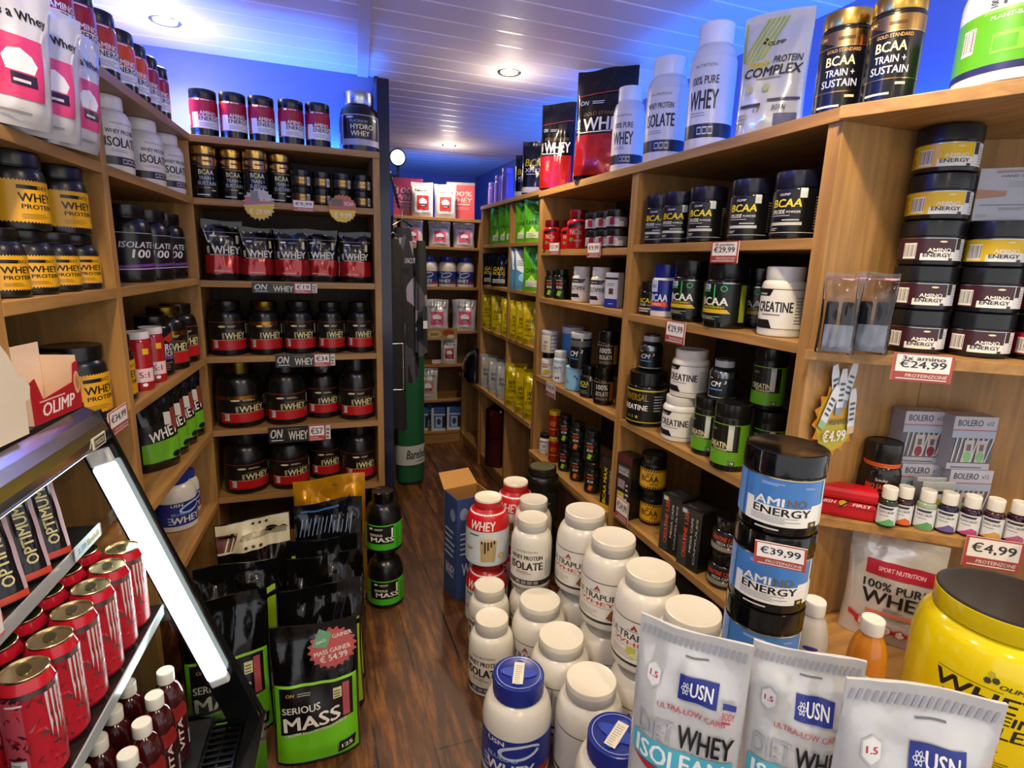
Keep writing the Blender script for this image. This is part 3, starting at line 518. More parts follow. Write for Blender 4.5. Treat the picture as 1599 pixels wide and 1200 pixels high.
def creatine_w(r, h, nr=.82): return tub('supplement_jar', 'tub', r, h, r*nr, h*.17, h*.12, WP, 'd6d4cep', [wrap(.10, .68, 'dedcd6'), wrap(.675, .685, '16161a'), Pg([(-1.3, .58), (-.35, .58), (-.2, .675), (-1.3, .675)], '16161a'), Lines(-1.0, -.5, .60, .63, 1, 'b8b8b8', .7), T('CREATINE', -.12, .43, 1.75, .15, '26242a', .035), Lines(-.7, .6, .31, .335, 1, '6a6870', .6), Pg([(-1.3, .12), (-.1, .12), (-.28, .24), (-1.3, .24)], '16161a'), wrap(.115, .122, '16161a'), Lines(.85, 1.7, .2, .6, 9, '8a8a90', .3)], 1.05)
P_CRW = creatine_w(.058, .148); P_CRT = creatine_w(.049, .16)
P_GLU = tub('supplement_jar', 'tub', .047, .142, .039, .032, .02, WP, 'd9d8d6p', [wrap(.10, .68, 'dedcda'), Pg([(-1.2, .54), (.55, .54), (.85, .66), (-1.2, .66)], '202026'), Lines(-.7, .3, .585, .61, 1, 'c8c8c8', .8), T('GLUTAMINE', -.05, .40, 1.75, .13, '2a2830', .035), wrap(.30, .306, '55555a'), Pg([(-1.2, .13), (.3, .13), (.1, .235), (-1.2, .235)], '1a1a20')], 1.06)
P_WBL = carton('supplement_box', 'box', .062, .05, .15, 'd6d8dal', [Rr(-.5, .5, 0, .25, '24389a'), Rr(-.5, .5, .80, .86, '20243a'), Rr(-.2, .15, .38, .55, '5a3a30'), Lines(-.35, .35, .62, .72, 2, '6a6a72', .4), Lines(-.2, .3, .10, .13, 1, 'c0c8e8', .6)], [Rr(-.5, .5, 0, .25, '24389a')])
P_CM3 = tub('supplement_bottle', 'bottle', .041, .128, .027, .024, .022, '16181cg', '2a2a30g', [wrap(.06, .70, '12141a'), Pg([(-1.2, .7), (-.9, .7), (-.5, .52), (-.8, .52)], 'c0c4c8'), wrap(.55, .70, '8a8f96c'), B('CM', -.22, .40, .85, .13, 'e2e4e8', .25), B('3', .48, .455, .22, .08, 'e2e4e8', .2), Pg([(-.75, .25), (.25, .25), (.35, .28), (-.75, .28)], '3f8fd0'), wrap(.06, .085, '9a9ea4')], 1.08, seal=(.8, 'a0a2a8g'))
P_CM3T = tub('supplement_bottle', 'bottle', .046, .155, .044, .022, .003, '14161cg', 'd2d4d8p', [wrap(.03, .80, '101218'), wrap(.62, .80, '5a5f66'), B('CM', -.3, .42, .95, .16, 'e2e4e8', .25), B('3', .5, .49, .25, .10, 'e2e4e8', .2), Pg([(-.75, .26), (.15, .26), (.25, .29), (-.75, .29)], '3f8fd0'), Rr(.4, .6, .78, .99, 'c8b820')], 1.05)
P_UNI = tub('supplement_jar', 'jar', .069, .162, .063, .036, .008, '0d0d0fg', '101012p', [wrap(.06, .70, '0d0d0f'), wrap(.665, .69, 'c9b91c'), wrap(.08, .095, 'c9b91c'), T('UNIVERSAL', -.3, .55, 1.7, .13, '8a6e14', .03), B('CREATINE', -.25, .36, 1.6, .10, W_), El(-.5, .18, .08, .028, '6a5c1a'), El(-.25, .18, .08, .028, '6a5c1a'), El(.0, .18, .08, .028, 'a8a020'), Lines(.85, 1.5, .3, .62, 6, '9a9aa0', .4)], 1.05)
P_GRC = tub('supplement_jar', 'jar', .0465, .184, .0455, .034, .002, '0f100fp', '141414p', [wrap(.09, .70, '5c9c1c'), Rr(-1.15, .95, .30, .695, '12130f'), Rr(.3, .62, .32, .695, 'b8bdb4'), Rr(.08, .3, .55, .66, '0f0f0c'), T('1', .46, .5, .28, .3, 'c9cdc4', .06), B('CREATINE', -.2, .395, 1.45, .085, 'd6d0a0'), B('POWDER', -.12, .325, .9, .035, 'd6d0a0'), wrap(.70, .708, '7ab82c'), Rr(.42, .8, .10, .16, '12130f'), B('178', .6, .13, .28, .04, W_), Lines(-.9, -.4, .60, .64, 2, '8a8a80', .4)], 1.03)
P_BLT = carton('supplement_box', 'box', .085, .06, .245, '121013l', [Rr(-.5, .5, .88, 1, '4a1020'), Rr(-.4, .4, .68, .82, '55555c'), B('MUSCLE', .0, .77, .6, .05, 'c8c8cc'), B('BUILDER', .0, .71, .6, .04, 'c8c8cc'), Rr(-.35, .12, .46, .60, '8a8088'), Rr(-.35, .12, .25, .40, 'b0a83a'), Rr(-.35, .12, .06, .20, '7a7a80'), Lines(.2, .4, .3, .6, 4, 'b8b8b8', .4)], [Rr(-.5, .5, .88, 1, '3a0e1a')])
P_YJ = tub('supplement_jar', 'jar', .046, .135, .042, .03, .008, '101011p', '121212p', [wrap(.09, .62, 'd39c18'), [Pg([(-1.5+.2*k, .55), (-1.4+.2*k, .62), (-1.3+.2*k, .62), (-1.4+.2*k, .55)], '15130c') for k in range(15)], [Pg([(-1.5+.2*k, .09), (-1.4+.2*k, .15), (-1.3+.2*k, .15), (-1.4+.2*k, .09)], '15130c') for k in range(15)], B('BCAA', -.1, .36, 1.4, .17, '15130c', 0), B('MEGA', -.1, .49, .6, .05, '15130c'), B('FRUIT', .3, .22, .6, .06, '5a4410')], 1.06)
P_CBX = carton('supplement_box', 'box', .085, .08, .20, '1a1a1cl', [Rr(-.5, .5, 0, 1, '1d1d1f'), Rr(-.5, -.05, 0, .5, '3a3a3a'), B('CREATINE 1.250', -.2, .55, .80, .17, 'd9481c', rot=90), B('MEGA CAPS', .08, .58, .58, .09, 'c8c8c4', rot=90), B('CAPSULES', .30, .50, .78, .08, 'b0b0ac', rot=90), Rr(-.42, -.2, .90, .97, 'b8babc')], [Lines(-.4, .4, .1, .9, 10, '3a3a3c', .3)], [Lines(-.4, .4, -.35, .35, 6, '4a4a4e', .4)], right=[Rr(-.5, .5, 0, 1, '121214')])
P_MEG = tub('supplement_bottle', 'bottle', .041, .098, .034, .028, .010, '0d0d0eg', '0c0c0dg', [wrap(.08, .62, '161412'), B('CREATINE 1.250', -.1, .47, 1.7, .12, 'd9481c', .1), B('MEGA CAPS', .1, .33, 1.2, .09, 'c8c8c4', .1), Pg([(-1.2, .12), (1.2, .12), (1.2, .22), (-1.2, .28)], '8a8478'), El(.3, .23, .06, .03, 'e0e0e0')], 1.08)
P_RNO = tub('supplement_bottle', 'bottle', .044, .145, .032, .03, .02, '9a0f18g', '5a0a14g', [Pg([(-.9, .60), (.5, .74), (.9, .66), (-.6, .52)], '140a0c'), T('NOx', .05, .44, 1.1, .15, 'b88a80', .03), El(-.35, .24, .2, .05, '3f8a28'), El(.25, .32, .14, .04, 'c04040'), Lines(-.1, .7, .20, .25, 2, 'c89a98', .4)], 1.08)
P_SJ = tub('supplement_jar', 'jar', .036, .062, .035, .020, .001, '111114p', '141417p', [wrap(.12, .62, '8a8d96'), Rr(-.6, -.1, .2, .62, '8a1830'), Rr(.1, .8, .12, .40, 'dadce0'), Bars(-.1, .3, .15, .5, 6)], 1.04)
P_CS = tub('supplement_jar', 'jar', .036, .062, .035, .020, .001, '111114p', '141417p', [wrap(.12, .62, '2a2118'), Rr(-.7, .35, .2, .58, '9a7a48c'), T('BCAA', -.1, .4, .7, .14, '2a2010'), Rr(.45, .9, .12, .62, 'c9cacc'), Bars(.5, .8, .2, .55, 5)], 1.04)
def energy(c2): return tub('energy_drink_bottle', 'bottle', .031, .092, .024, .014, .012, '101210g', '161817p', [wrap(.05, .74, '121513'), [Pg([(a-.1, b), (a, b+.05), (a+.14, b+.01), (a+.05, b-.04)], '3a5a2c') for a, b in ((-.8, .3), (.7, .62), (.5, .2), (-.6, .66), (.9, .4))], B('LIQUID', .0, .52, 1.0, .10, 'd2481e'), B('BCAA', .05, .40, .75, .08, W_), Pg([(-.3, .12), (.15, .10), (.35, .26), (-.1, .29)], c2), Lines(-.4, .4, .62, .66, 1, 'b8b8b8', .5)], 1.06)
P_EN, P_ENO = energy('8ac030'), energy('d0602a')
P_RDX = tub('supplement_bottle', 'bottle', .030, .098, .027, .014, .004, '7a1410g', 'c8a41cp', [wrap(.04, .78, '8a1a12'), B('NOX', .0, .52, 1.2, .18, 'e0701c', .1), Rr(-.9, .9, .28, .31, 'c89030')], 1.06)
P_WHB = tub('supplement_bottle', 'bottle', .033, .105, .027, .018, .016, WP, '18181ap', [wrap(.10, .66, 'd9d6d0'), Rr(-1, .9, .62, .66, '6a1a20'), El(-.1, .42, .3, .08, '8a9a70'), Lines(-.6, .6, .16, .28, 3, '8a8a88', .4)], 1.1)
P_BLW = tub('supplement_jar', 'tub', .058, .155, .055, .03, .003, '4f93cfp', 'd4dbe2p', [], 1.04)
P_WST = tub('supplement_jar', 'tub', .045, .118, .043, .02, .003, WP, 'd0d2d4p', [Rr(.1, 1.1, .1, .82, '20242a'), [Rr(.16, 1.04, .13+.17*k, .27+.17*k, 'c9ccd0') for k in range(4)], B('ANO', -.5, .5, .5, .12, '2a2a2e'), Lines(-.9, -.2, .3, .38, 2, 'a83030', .5), El(-.6, .2, .25, .08, 'b8b030')], 1.04)
P_ANO = tub('supplement_bottle', 'bottle', .036, .108, .029, .022, .012, WP, '151517p', [wrap(.06, .70, 'd8d8d4'), B('AMINO', -.15, .52, 1.3, .09, '2a2a2e'), Lines(-.7, .5, .40, .46, 1, 'b03030', .8), El(.0, .22, .5, .10, 'b5ae28'), Lines(-.7, .3, .1, .13, 1, '3a3a3a', .7)], 1.06)
P_ANT = tub('supplement_bottle', 'bottle', .036, .122, .030, .022, .014, WP, 'dadcdep', [wrap(.06, .72, 'd9dee2'), Pg([(-1.1, .72), (.9, .72), (.6, .62), (-1.1, .66)], '8cc0e0'), B('ANTI', -.1, .48, 1.1, .10, '24303c'), T('BOLIC', .05, .37, 1.3, .08, '9aa4ac'), El(-.2, .17, .12, .04, '2a3440'), El(.15, .17, .12, .04, '2a3440')], 1.06)
P_LBT = tub('supplement_jar', 'tub', .041, .098, .040, .008, .001, '8cc4e2p', '9fd0e8p', [wrap(.03, .90, '8fc6e4'), Pg([(-1.2, .1), (.2, .1), (1.2, .5), (1.2, .05)], '5fa8d8'), El(.25, .62, .12, .06, '2a5a90'), El(.45, .52, .09, .05, '2a5a90'), Lines(-.9, -.3, .3, .5, 3, '4a80b0', .4)], 1.02)
P_SCB = tub('supplement_bottle', 'bottle', .040, .105, .033, .028, .012, '0e0d0cg', '0b0b0cp', [wrap(.10, .62, '141110'), wrap(.605, .625, '8a6a20'), B('100%', .0, .48, 1.2, .14, 'c2bfb4'), B('ISOLATE', .05, .30, 1.3, .12, 'b8b4a6'), Rr(.85, 1.4, .12, .6, '9a5a20'), Rr(-.6, .7, .13, .2, '5a4a38')], 1.08)
P_MCA = tub('supplement_bottle', 'bottle', .040, .105, .033, .026, .012, '0c0c0eg', '0b0b0cg', [wrap(.05, .70, '0c0c0e'), B('BCAA', -.35, .45, 1.1, .14, 'd4bf14', .1), Lines(-.8, .1, .33, .38, 1, 'c8c8c8', .5), Rr(.3, .48, .54, .68, 'b8bcc0'), Rr(.55, .6, .1, .62, 'c8c8c8'), Lines(-.8, .3, .12, .26, 3, '7a7a7a', .4)], 1.08)
P_YBX = carton('supplement_box', 'box', .075, .06, .125, '141414l', [Rr(-.5, .5, 0, .06, 'c8a41c'), B('BCAA MAX', -.2, .45, .75, .22, 'd4bf14', rot=90, shear=.1), B('SUPPORT', .15, .55, .5, .1, 'b8b8b8', rot=90)], [Rr(-.5, .5, 0, .06, 'c8a41c')])
def ultrapure(c, fru):
    f = {'choc': [Pg([(.35, .16), (.5, .26), (.72, .30), (.95, .27), (1.0, .15), (.6, .12)], '8a4a22'), El(.75, .22, .16, .04, 'b06a38')], 'ban': [El(-.05, .24, .16, .05, 'b8b83a'), Pg([(-.1, .17), (.5, .16), (.75, .22), (.45, .20), (.1, .22)], 'c9c04a'), El(.2, .2, .25, .03, 'd6d2a8')], 'red': [El(.45, .25, .35, .05, '7a2018'), El(.6, .17, .3, .04, '3a6a28'), El(.3, .19, .15, .03, 'a03028')]}[fru]
    return tub('whey_tub', 'tub', .0975, .285, .067, .042, .085, WP, 'd9d4c6p', [wrap(.08, .575, 'dcdad4'), wrap(.565, .575, '2a282c'), wrap(.08, .11, '24242a'), B('ULTRAPURE', -.02, .40, 1.75, .075, '2a282e'), Pg([(-.7, .30), (.78, .30), (.78, .345), (-.7, .345)], 'dcdad4'), B('WHEY', -.05, .322, 1.35, .045, 'c23a2c'), Lines(-.8, .75, .275, .287, 1, '8a8a8a', .5), Pg([(-.12, .475), (.0, .535), (.12, .475), (.03, .475), (.0, .5), (-.03, .475)], '8c2a34'), Lines(-.25, .25, .455, .468, 1, '7a7a7a', .6), Lines(-.75, .1, .15, .24, 4, 'a89a90', .35), Rr(1.02, 1.04, .11, .56, '2a282c'), Lines(1.12, 1.6, .16, .5, 12, '9aa2a8', .35), Lines(.72, .95, .46, .50, 2, 'a85048', .5)]+f, 1.06, ribs=False, seg=48, seal=(.62, 'aeadabp'))
P_ULC, P_ULB, P_ULR = ultrapure(0, 'choc'), ultrapure(0, 'ban'), ultrapure(0, 'red')
P_ISOF = tub('protein_bottle', 'tub', .0755, .25, .052, .04, .055, WP, 'd9d4c6p', [wrap(.06, .14, '1c1a20'), T('NUTRITION', .0, .58, 1.1, .03, '5a5860'), T('WHEY PROTEIN', .0, .49, 1.65, .065, '2a2830', .035), T('ISOLATE', .0, .36, 1.7, .12, '1e1c24', .04), Lines(-.5, .5, .24, .29, 2, '9a6a68', .4), [Rr(-.5+.3*k, -.26+.3*k, .075, .125, '8a8890') for k in range(4)], Rr(1.0, 1.6, .2, .45, 'b4b8bc')], 1.06, ribs=True, seal=(.60, 'b2b1aep'))
P_REDW = tub('whey_tub', 'tub', .074, .265, .043, .036, .085, 'dfe2e4p', 'e9e4d0p', [wrap(.56, .86, 'c4161c'), wrap(.03, .56, 'ccd6dc'), B('WHEY', -.05, .645, 1.25, .135, W_, .12), Pg([(-.1, .08), (.55, .08), (.62, .42), (-.15, .42)], 'b09a6a'), [Rr(-.1+.14*k, -.02+.14*k, .42-.05*((k*7) % 4+1), .43, '3a2416') for k in range(5)], El(.2, .46, .2, .03, 'd8d4cc'), El(.15, .43, .35, .025, 'c8b898'), El(.85, .17, .16, .045, 'c89a50'), El(.85, .17, .11, .03, 'd8c090'), Lines(-.9, -.4, .24, .30, 2, '8a5a3a', .5), Lines(-.7, -.2, .49, .52, 1, '3a6a6a', .7)], 1.07, seal=(.75, 'b8262ap'), ribs=False, power=.55)
P_YTUB = tub('whey_tub', 'tub', .136, .30, .105, .040, .085, 'd8c40cg', '2a282bp', [B('WHEY', .0, .515, 1.2, .105, '141412', .12), B('PROTEIN', .02, .415, 1.05, .065, '141412', .1), B('COMPLEX', -.0, .325, 1.35, .085, '141412', .1), [El(-.04+dx, .635+dz, .045, .022, c, 6) for dx, dz, c in ((0, 0, '3a3820'), (.085, .012, '3a3820'), (.03, .042, 'b0a014'))], T('OLIMP', .26, .622, .34, .03, '3a3820', .03, .25), Lines(-.6, .6, .583, .59, 1, '6a6414', .7), Lines(-.6, .5, .19, .2, 1, '3a3820', .6), Rr(.7, 1.5, .05, .20, '2a2a28'), Lines(-.5, .5, .08, .15, 4, '6a6414', .4)], 1.05, ribs=False, seg=64, seal=(.97, 'c9b60ag'))
P_PLANT = tub('protein_tub', 'tub', .112, .27, .075, .045, .06, 'e2e3dep', 'dcdad2p', [wrap(.12, .50, '5aa81e'), wrap(.08, .13, '2a2c5a'), B('GOLD STANDARD', .0, .64, 1.1, .035, 'b09468'), B('PLANT', .18, .565, 1.05, .085, '2a2c34'), B('100%', -.48, .56, .085, .12, '2a2c34', rot=90), Rr(-.62, .9, .475, .50, '7cc23a'), T('PLANT-BASED PROTEIN', .1, .445, 1.2, .028, 'd6e8c0', .02), Rr(-.42, .8, .2, .34, '7cc23a'), Rr(-.4, -.05, .22, .31, '5aa81e'), Rr(.05, .4, .22, .31, '5aa81e'), Bars(-.98, -.72, .24, .42, 8)], 1.06)
P_VEG = pouch('protein_pouch', 'pouch', .155, .285, .07, 'd6d6c8f', [[Pg([(-.48+.07*k, .62), (-.44+.07*k, .62), (-.12+.07*k, .95), (-.16+.07*k, .95)], 'a8b040') for k in range(5)], Pg([(-.48, .62), (-.48, .95), (-.45, .95), (-.45, .62)], 'a8b040'), B('OLIMP', .02, .745, .26, .035, '2a2a2c', .2), El(-.16, .755, .025, .014, '2a2a2c'), El(-.13, .78, .02, .012, '2a2a2c'), B('Veggie', -.22, .585, .36, .07, 'cdb818', .15), B('PROTEIN', .22, .60, .42, .055, '3a3a40', .2), B('COMPLEX', .02, .515, .86, .08, '2a2a30', .2), Lines(-.2, .2, .455, .47, 1, '8a8a80', .6), Rr(-.42, -.1, .235, .26, '3c3a30'), Rr(.0, .46, .265, .285, '3c4056'), T('17', -.15, .205, .1, .035, '3a3a36'), Rr(.12, .44, .05, .16, '55586e'), B('BORN', .18, .21, .2, .04, '3a3e58', .2), El(-.3, .38, .05, .03, 'b8b070'), El(-.05, .38, .05, .03, 'a8b070'), Lines(-.44, -.3, .10, .2, 3, '8a8878', .4)], seed=12, waist=.01)
P_CREAMB = None
def massbag(seed, sticker=True): return pouch('mass_gainer_bag', 'pouch', .235, .40, .10, '0d0e0ef', [Rr(-.47, .47, .02, .60, '66b41a'), Pg([(-.42, .24), (.42, .30), (.42, .58), (-.42, .585)], '100f10'), Pg([(-.42, .585), (.42, .58), (.47, .60), (-.47, .605)], '8ac83a'), B('SERIOUS', -.18, .425, .44, .05, 'd8d6cc', rot=3), B('MASS', -.06, .335, .66, .10, 'd8d6cc', rot=4), T('CALORIE RICH PROTEIN SOURCE', -.02, .262, .72, .02, 'c8c8bc', .03, 0, 4), B('ON', -.30, .535, .10, .025, 'c9a040', .2), Lines(-.22, -.02, .52, .55, 2, 'b0a890', .4), Rr(.30, .38, .31, .56, 'b0505c'), Rr(.19, .29, .46, .54, 'd2cf9c'), Lines(.2, .28, .47, .53, 3, '4a4a30', .4), Pg([(.22, .04), (.42, .06), (.44, .14), (.24, .13)], '0e0e0e'), B('125', .33, .092, .13, .035, W_, rot=4)], seed=seed, cut=.028)
# ================================================================== goods on the shelves
IN = .05
# ---- rear wall unit
zt = 1.812
row(P_AR, 'B', .06, zt, [(324, 210), (362, 217), (406, 225), (455, 229), (496, 233)], 'red and white jar with black lid, {o} from the corner atop the rear wall unit', 'red jars on top of the rear wall unit', d=20, rnd=3)
row(P_HYD, 'B', .095, zt, [(561, 240)], 'large black tub with silver lid reaching the ceiling beside the red jars', d=6)
b1 = 1.599
row(P_GOLD, 'B', .055, b1, [(319, 312), (357, 314), (397, 317), (437, 319)], 'black jar with gold lid, {o} from the corner on the upper rear shelf', 'gold lidded jars on the upper rear shelf', d=8)
for k, (nm, zz) in enumerate((('lower', b1), ('upper', b1+.0625))):
    row(P_CS, 'B', .05, zz, [(474, 326), (512, 327), (544, 328), (572, 330)], 'small black jar with bronze label, {o} from the gold lidded jars in the '+nm+' tier', 'small black jars in two tiers', d=10, s=1.08 if False else 1)
row([P_WB[0], P_WB[1], P_WB[2], P_WB[0], P_WB[1], P_WB[2]], 'B', .06, 1.304, [(350, 440), (402, 441), (461, 441), (500, 441, .02), (531, 440, .055), (565, 440)], 'black and red foil whey pouch, {o} from the corner in its shelf row', 'black and red whey pouches', d=8, rnd=6, s=[1.08, .98, .98, 1, .95, .98])
row([P_W2, P_W2G, P_W2, P_W2, P_W2], 'B', .08, 1.015, [(358, 553), (412, 553), (467, 552), (518, 550), (565, 549)], ['black tub with red label band in the corner end of the five tub row', 'black tub with gold lid and bronze edged red label in the five tub row', 'black and red tub standing in the middle of the five tub row', 'black and red tub with a lid sticker, next to last in the five tub row', 'black and red tub at the aisle end of the five tub row'], 'two pound whey tubs', d=17, rnd=4, s=[(.96, .96, .93), (.92, .92, .93), (.89, .89, .93), (.81, .81, .92), (.82, .82, .92)])
row([P_W5G, P_W5, P_W5S, P_W5R], 'B', .10, .721, [(375, 670), (446, 668), (505, 652, .05), (561, 662)], ['wide black tub with gold collar above the lowest tub shelf, next to the corner', 'wide black tub with torn lid sticker, second of four below the five tub row', 'slimmer silver lidded black and red tub set back between wide tubs', 'wide black tub with red side panel at the aisle end of its row of four'], 'large whey tubs, upper row', d=16, rnd=5, s=[(.98, .98, 1), (.9, .9, 1), .98, (.83, .83, .99)])
row([P_W5, P_W5Y, P_W5S, P_W5R], 'B', .10, .436, [(384, 772), (451, 765), (508, 748, .06), (563, 752)], ['wide black tub in the bottom tub row, standing in the corner', 'wide black tub with amber side panel in the bottom tub row', 'slimmer black and red tub set back in the bottom tub row', 'wide black tub with red side panel, partly hidden by the yellow bag'], 'large whey tubs, bottom row', d=18, rnd=5, s=[(.94, .94, .97), (.88, .88, .97), (.93, .93, 1), (.8, .8, .97)])
# ---- side wall unit beside the cooler (seen at a slant)
row([P_AR, P_AR, P_AD, P_AO, P_AO, P_AR, P_AR], 'L', .055, 1.812, [(73, 62), (113, 90), (149, 120), (181, 141), (205, 160), (220, 176), (239, 188)], ['red and white jar on top of the cooler side unit, closest to the viewer', 'red and white jar, second along the top of the cooler side unit', 'deep orange jar on top of the cooler side unit', 'orange jar behind the deep orange one on top of the side unit', 'bright orange jar just before the two last red ones on the side unit', 'red jar behind the bright orange jar on the side unit top', 'last red jar before the corner on the side unit top'], 'jars along the top of the side unit', d=36, rnd=3)
row(P_ISO, 'L', .066, 1.597, [(163, 278), (220, 298), (277, 318)], 'white bottle with dark foot band, {o} of the front ones under the orange jars', 'white isolate bottles on the side unit', d=38, rnd=2, s=(.96, .96, .755))
row(P_ISO, 'L', .17, 1.597, [(184, 290), (225, 305)], 'white bottle standing behind the front ones, {o} along the side unit shelf', 'white isolate bottles, rear rank', d=38, rnd=2, s=(.86, .86, .745))
row([P_TAW['rose'], P_TAW['pink'], P_TAW['pink']], 'L', .014, 1.604, [(-12, 195), (46, 222), (95, 242)], ['white and pink foil pouch cut by the picture edge on the side unit', 'white pouch with pink cake panel, middle of three on the side unit', 'white and pink pouch turned edge on beside the upright of the side unit'], 'white and pink pouches on the side unit', d=[34, 38, 58], s=(1.0, 1, 1.0), rnd=1, tilt=.17)
row([P_BIGYEL, P_BIGYEL], 'L', .065, 1.314+.1185, [(14, 362), (88, 366)], ['wide yellow labelled black tub stacked on top, nearer the picture edge', 'wide yellow labelled black tub stacked on top, beside the upright'], 'yellow tubs, stacked tier', d=36, s=[(.74, .74, .59), (.74, .74, .59)])
row(P_YEL, 'L', .06, 1.314, [(12, 470), (52, 466), (87, 462), (122, 455)], 'black tub with yellow label, {o} in the lower tier under the stacked wide tubs', 'yellow tubs, lower tier', d=36, s=(.76, .76, .55))
row(P_PUR, 'L', .085, 1.314, [(197, 438), (232, 437), (263, 435)], 'black tub with purple stripe, {o} from the upright on the side unit', 'black and purple tubs', d=24)
row([P_YEL, P_BIGYEL, P_BIGYEL], 'L', .08, 1.017, [(64, 660), (128, 655), (150, 642)], ['yellow labelled tub seen above the red display box', 'yellow labelled tub half hidden behind its neighbour above the cooler', 'wide yellow labelled tub standing above the cooler corner'], 'yellow tubs above the cooler', d=36, s=[.8, (.85, .85, .72), (.85, .85, .72)])
row([P_SHK, P_SHK], 'L', .045, 1.017, [(217, 618), (238, 607)], ['red shaker bottle next to the upright on the side unit', 'red shaker bottle beside the dark tub with white lettering'], 'red shaker bottles', d=20)
row([P_NIT, P_W2G, P_W2], 'L', .07, 1.017, [(257, 592), (273, 582), (291, 572)], ['dark tub with white slanted lettering between red bottles and black tubs', 'black and red tub with gold lid in the side unit', 'black and red tub in the corner end of the side unit shelf'], 'tubs by the shakers', d=30, s=.92)
row(P_GREENBAG, 'L', .07, .727, [(243, 752), (260, 722), (275, 695), (290, 668)], 'black and green whey pouch, {o} of four going back along the side unit', 'green whey pouches', d=38, s=1.0, rnd=6)
row([P_USN, P_USNS, P_W2], 'L', .10, .432, [(272, 860), (296, 830), (308, 795, .07)], ['white and blue tub with shrink wrap seen behind the light tube', 'smaller white and blue tub on the lowest side unit shelf', 'black and red tub deep in the lowest corner of the side unit'], 'tubs on the lowest side shelf', d=34, s=[.72, .8, .9])
# ---- long unit, near bay
zT = 1.75
row([P_ISO, P_ISO], 'R', .085, zT, [(980, 272), (1041, 256)], ['white bottle on top of the long unit beside the big black bag', 'white isolate bottle between two others atop the long unit'], 'white bottles atop the long unit', d=-14, s=[.92, 1.02], rnd=2) if False else None
for px, py, pr, s, lb in ((981, 272, P_PURE, (.90, .90, 1.17), 'white bottle beside the big black and red bag atop the long unit'), (1041, 257, P_ISO, (1.10, 1.10, 1.33), 'white isolate bottle standing between two whey bottles atop the long unit'), (1111, 237, P_PURE, (1.0, 1.0, 1.36), 'tall white whey bottle beside the pale green pouch')):
    row(pr, 'R', .085, zT, [(px, py)], lb, None, d=-22, s=s, rnd=1)
row(P_VEG, 'R', .075, zT, [(1208, 208)], 'pale green and cream pouch between the white bottle and gold jars', d=-12, s=1.05, rnd=0)
for px, py, lb, s in ((1316, 180, 'black jar with gold lid beside the pale green pouch', 1.17), (1418, 150, 'black jar with gold lid next to the white and green tub', 1.12)):
    p = fit('R', px, py, .06, zT, .178*s) if px < 1350 else (1.165, .93)
    P_GOLD.place((p[0], p[1], zT), face_cam(p[0], p[1], -6), lb, None, s)
p = atz(1548, 143, zT-.002); P_PLANT.place((p[0]+.05, p[1]-.01, 1.748), face_cam(p[0], p[1], -4), 'white and green tub at the top corner of the picture', None, .92)
row(P_BCAA, 'R', .065, 1.480, [(1021, 385), (1060, 384), (1104, 383), (1172, 380), (1243, 376)], 'black jar with yellow lettering, {o} from the divider on the shelf below the white bottles', 'black jars with yellow lettering', d=-24, rnd=2, s=1.04)
row([P_BCS, P_UBL, P_UGR, P_UGR, P_UGR], 'R', .065, 1.238, [(1004, 492), (1040, 498), (1079, 508), (1139, 514), (1180, 508, .10)], ['small black jar with yellow lettering beside the blue jar', 'blue and white jar with orange flash beside the small black jar', 'black and green jar with yellow strip, next to the blue jar', 'black and green jar with yellow strip in front of another', 'black and green jar set back behind the front pair'], 'jars on the second shelf', d=-26, rnd=2, s=[1.0, (1.0, 1.0, 1.1), (1.0, 1.0, 1.1), (1.05, 1.05, 1.08), 1.0])
row(P_CRT, 'R', .065, 1.238, [(1222, 530)], 'white creatine jar standing at the end upright', d=-12, s=1.1)
row(P_UNI, 'R', .08, .843, [(1006, 664)], 'large glossy black jar with yellow rings under the small silver bottle', d=-26, rnd=0, s=(1, 1, 1.2))
row(P_CM3, 'R', .08, .843+.1952, [(1013, 570)], 'dark bottle with silver shoulder on top of the large glossy black jar', d=-14, rnd=0, s=1.0)
row([P_CRW], 'R', .065, .843, [(1062, 697)], 'white creatine tub at the bottom of the stack of two', d=-16, rnd=0, s=1.0)
row([P_CRW], 'R', .14, .843, [(1052, 680)], 'white creatine tub partly hidden behind the stack of two', d=-16, rnd=0, s=.95)
row([P_CRW], 'R', .085, .843+.149, [(1078, 620)], 'white creatine tub on top of the stack of two', d=-20, rnd=0, s=1.04)
row([P_GRC], 'R', .058, .843, [(1106, 718)], 'green and black creatine jar carrying the small dark bottle', d=-28, rnd=0, s=.98)
row(P_CM3, 'R', .062, .843+.1815, [(1131, 624)], 'small dark bottle standing on the green and black jar', d=-18, rnd=0, s=.95)
row([P_GRC], 'R', .055, .843, [(1151, 748)], 'green and black creatine jar at the shelf front beside the blue stack', d=-24, rnd=0, s=1.05)
row([P_GRC], 'R', .12, .843, [(1192, 748)], 'green creatine jar at the bottom of the pair by the end upright', d=-14, rnd=0, s=.95)
row([P_GRC], 'R', .12, .843+.176, [(1197, 655)], 'green creatine jar on top of the pair by the end upright', d=-14, rnd=0, s=.95)
p = on('R', 982, 800, .05)
P_BLT.place((1.145, 1.685, .468), face_line('R', 8), 'tall dark supplement box with dark red top edge beside the divider', None)
row(P_YJ, 'R', .075, .468, [(1008, 818)], 'black jar with yellow hazard label, bottom of the pair', d=-8, rnd=0, s=1.0)
row(P_YJ, 'R', .075, .468+.1365, [(1018, 757)], 'black jar with yellow hazard label stacked on its twin', d=-8, rnd=0, s=1.02)
for i, (yy, lb) in enumerate(((1.425, 'black creatine box with red lettering beside the yellow jars'), (1.325, 'black creatine box with red lettering, middle of the row of boxes'))):
    P_CBX.place((1.142, yy, .468), face_line('R', 10), lb, 'black creatine boxes', (1, 1, 1.0))
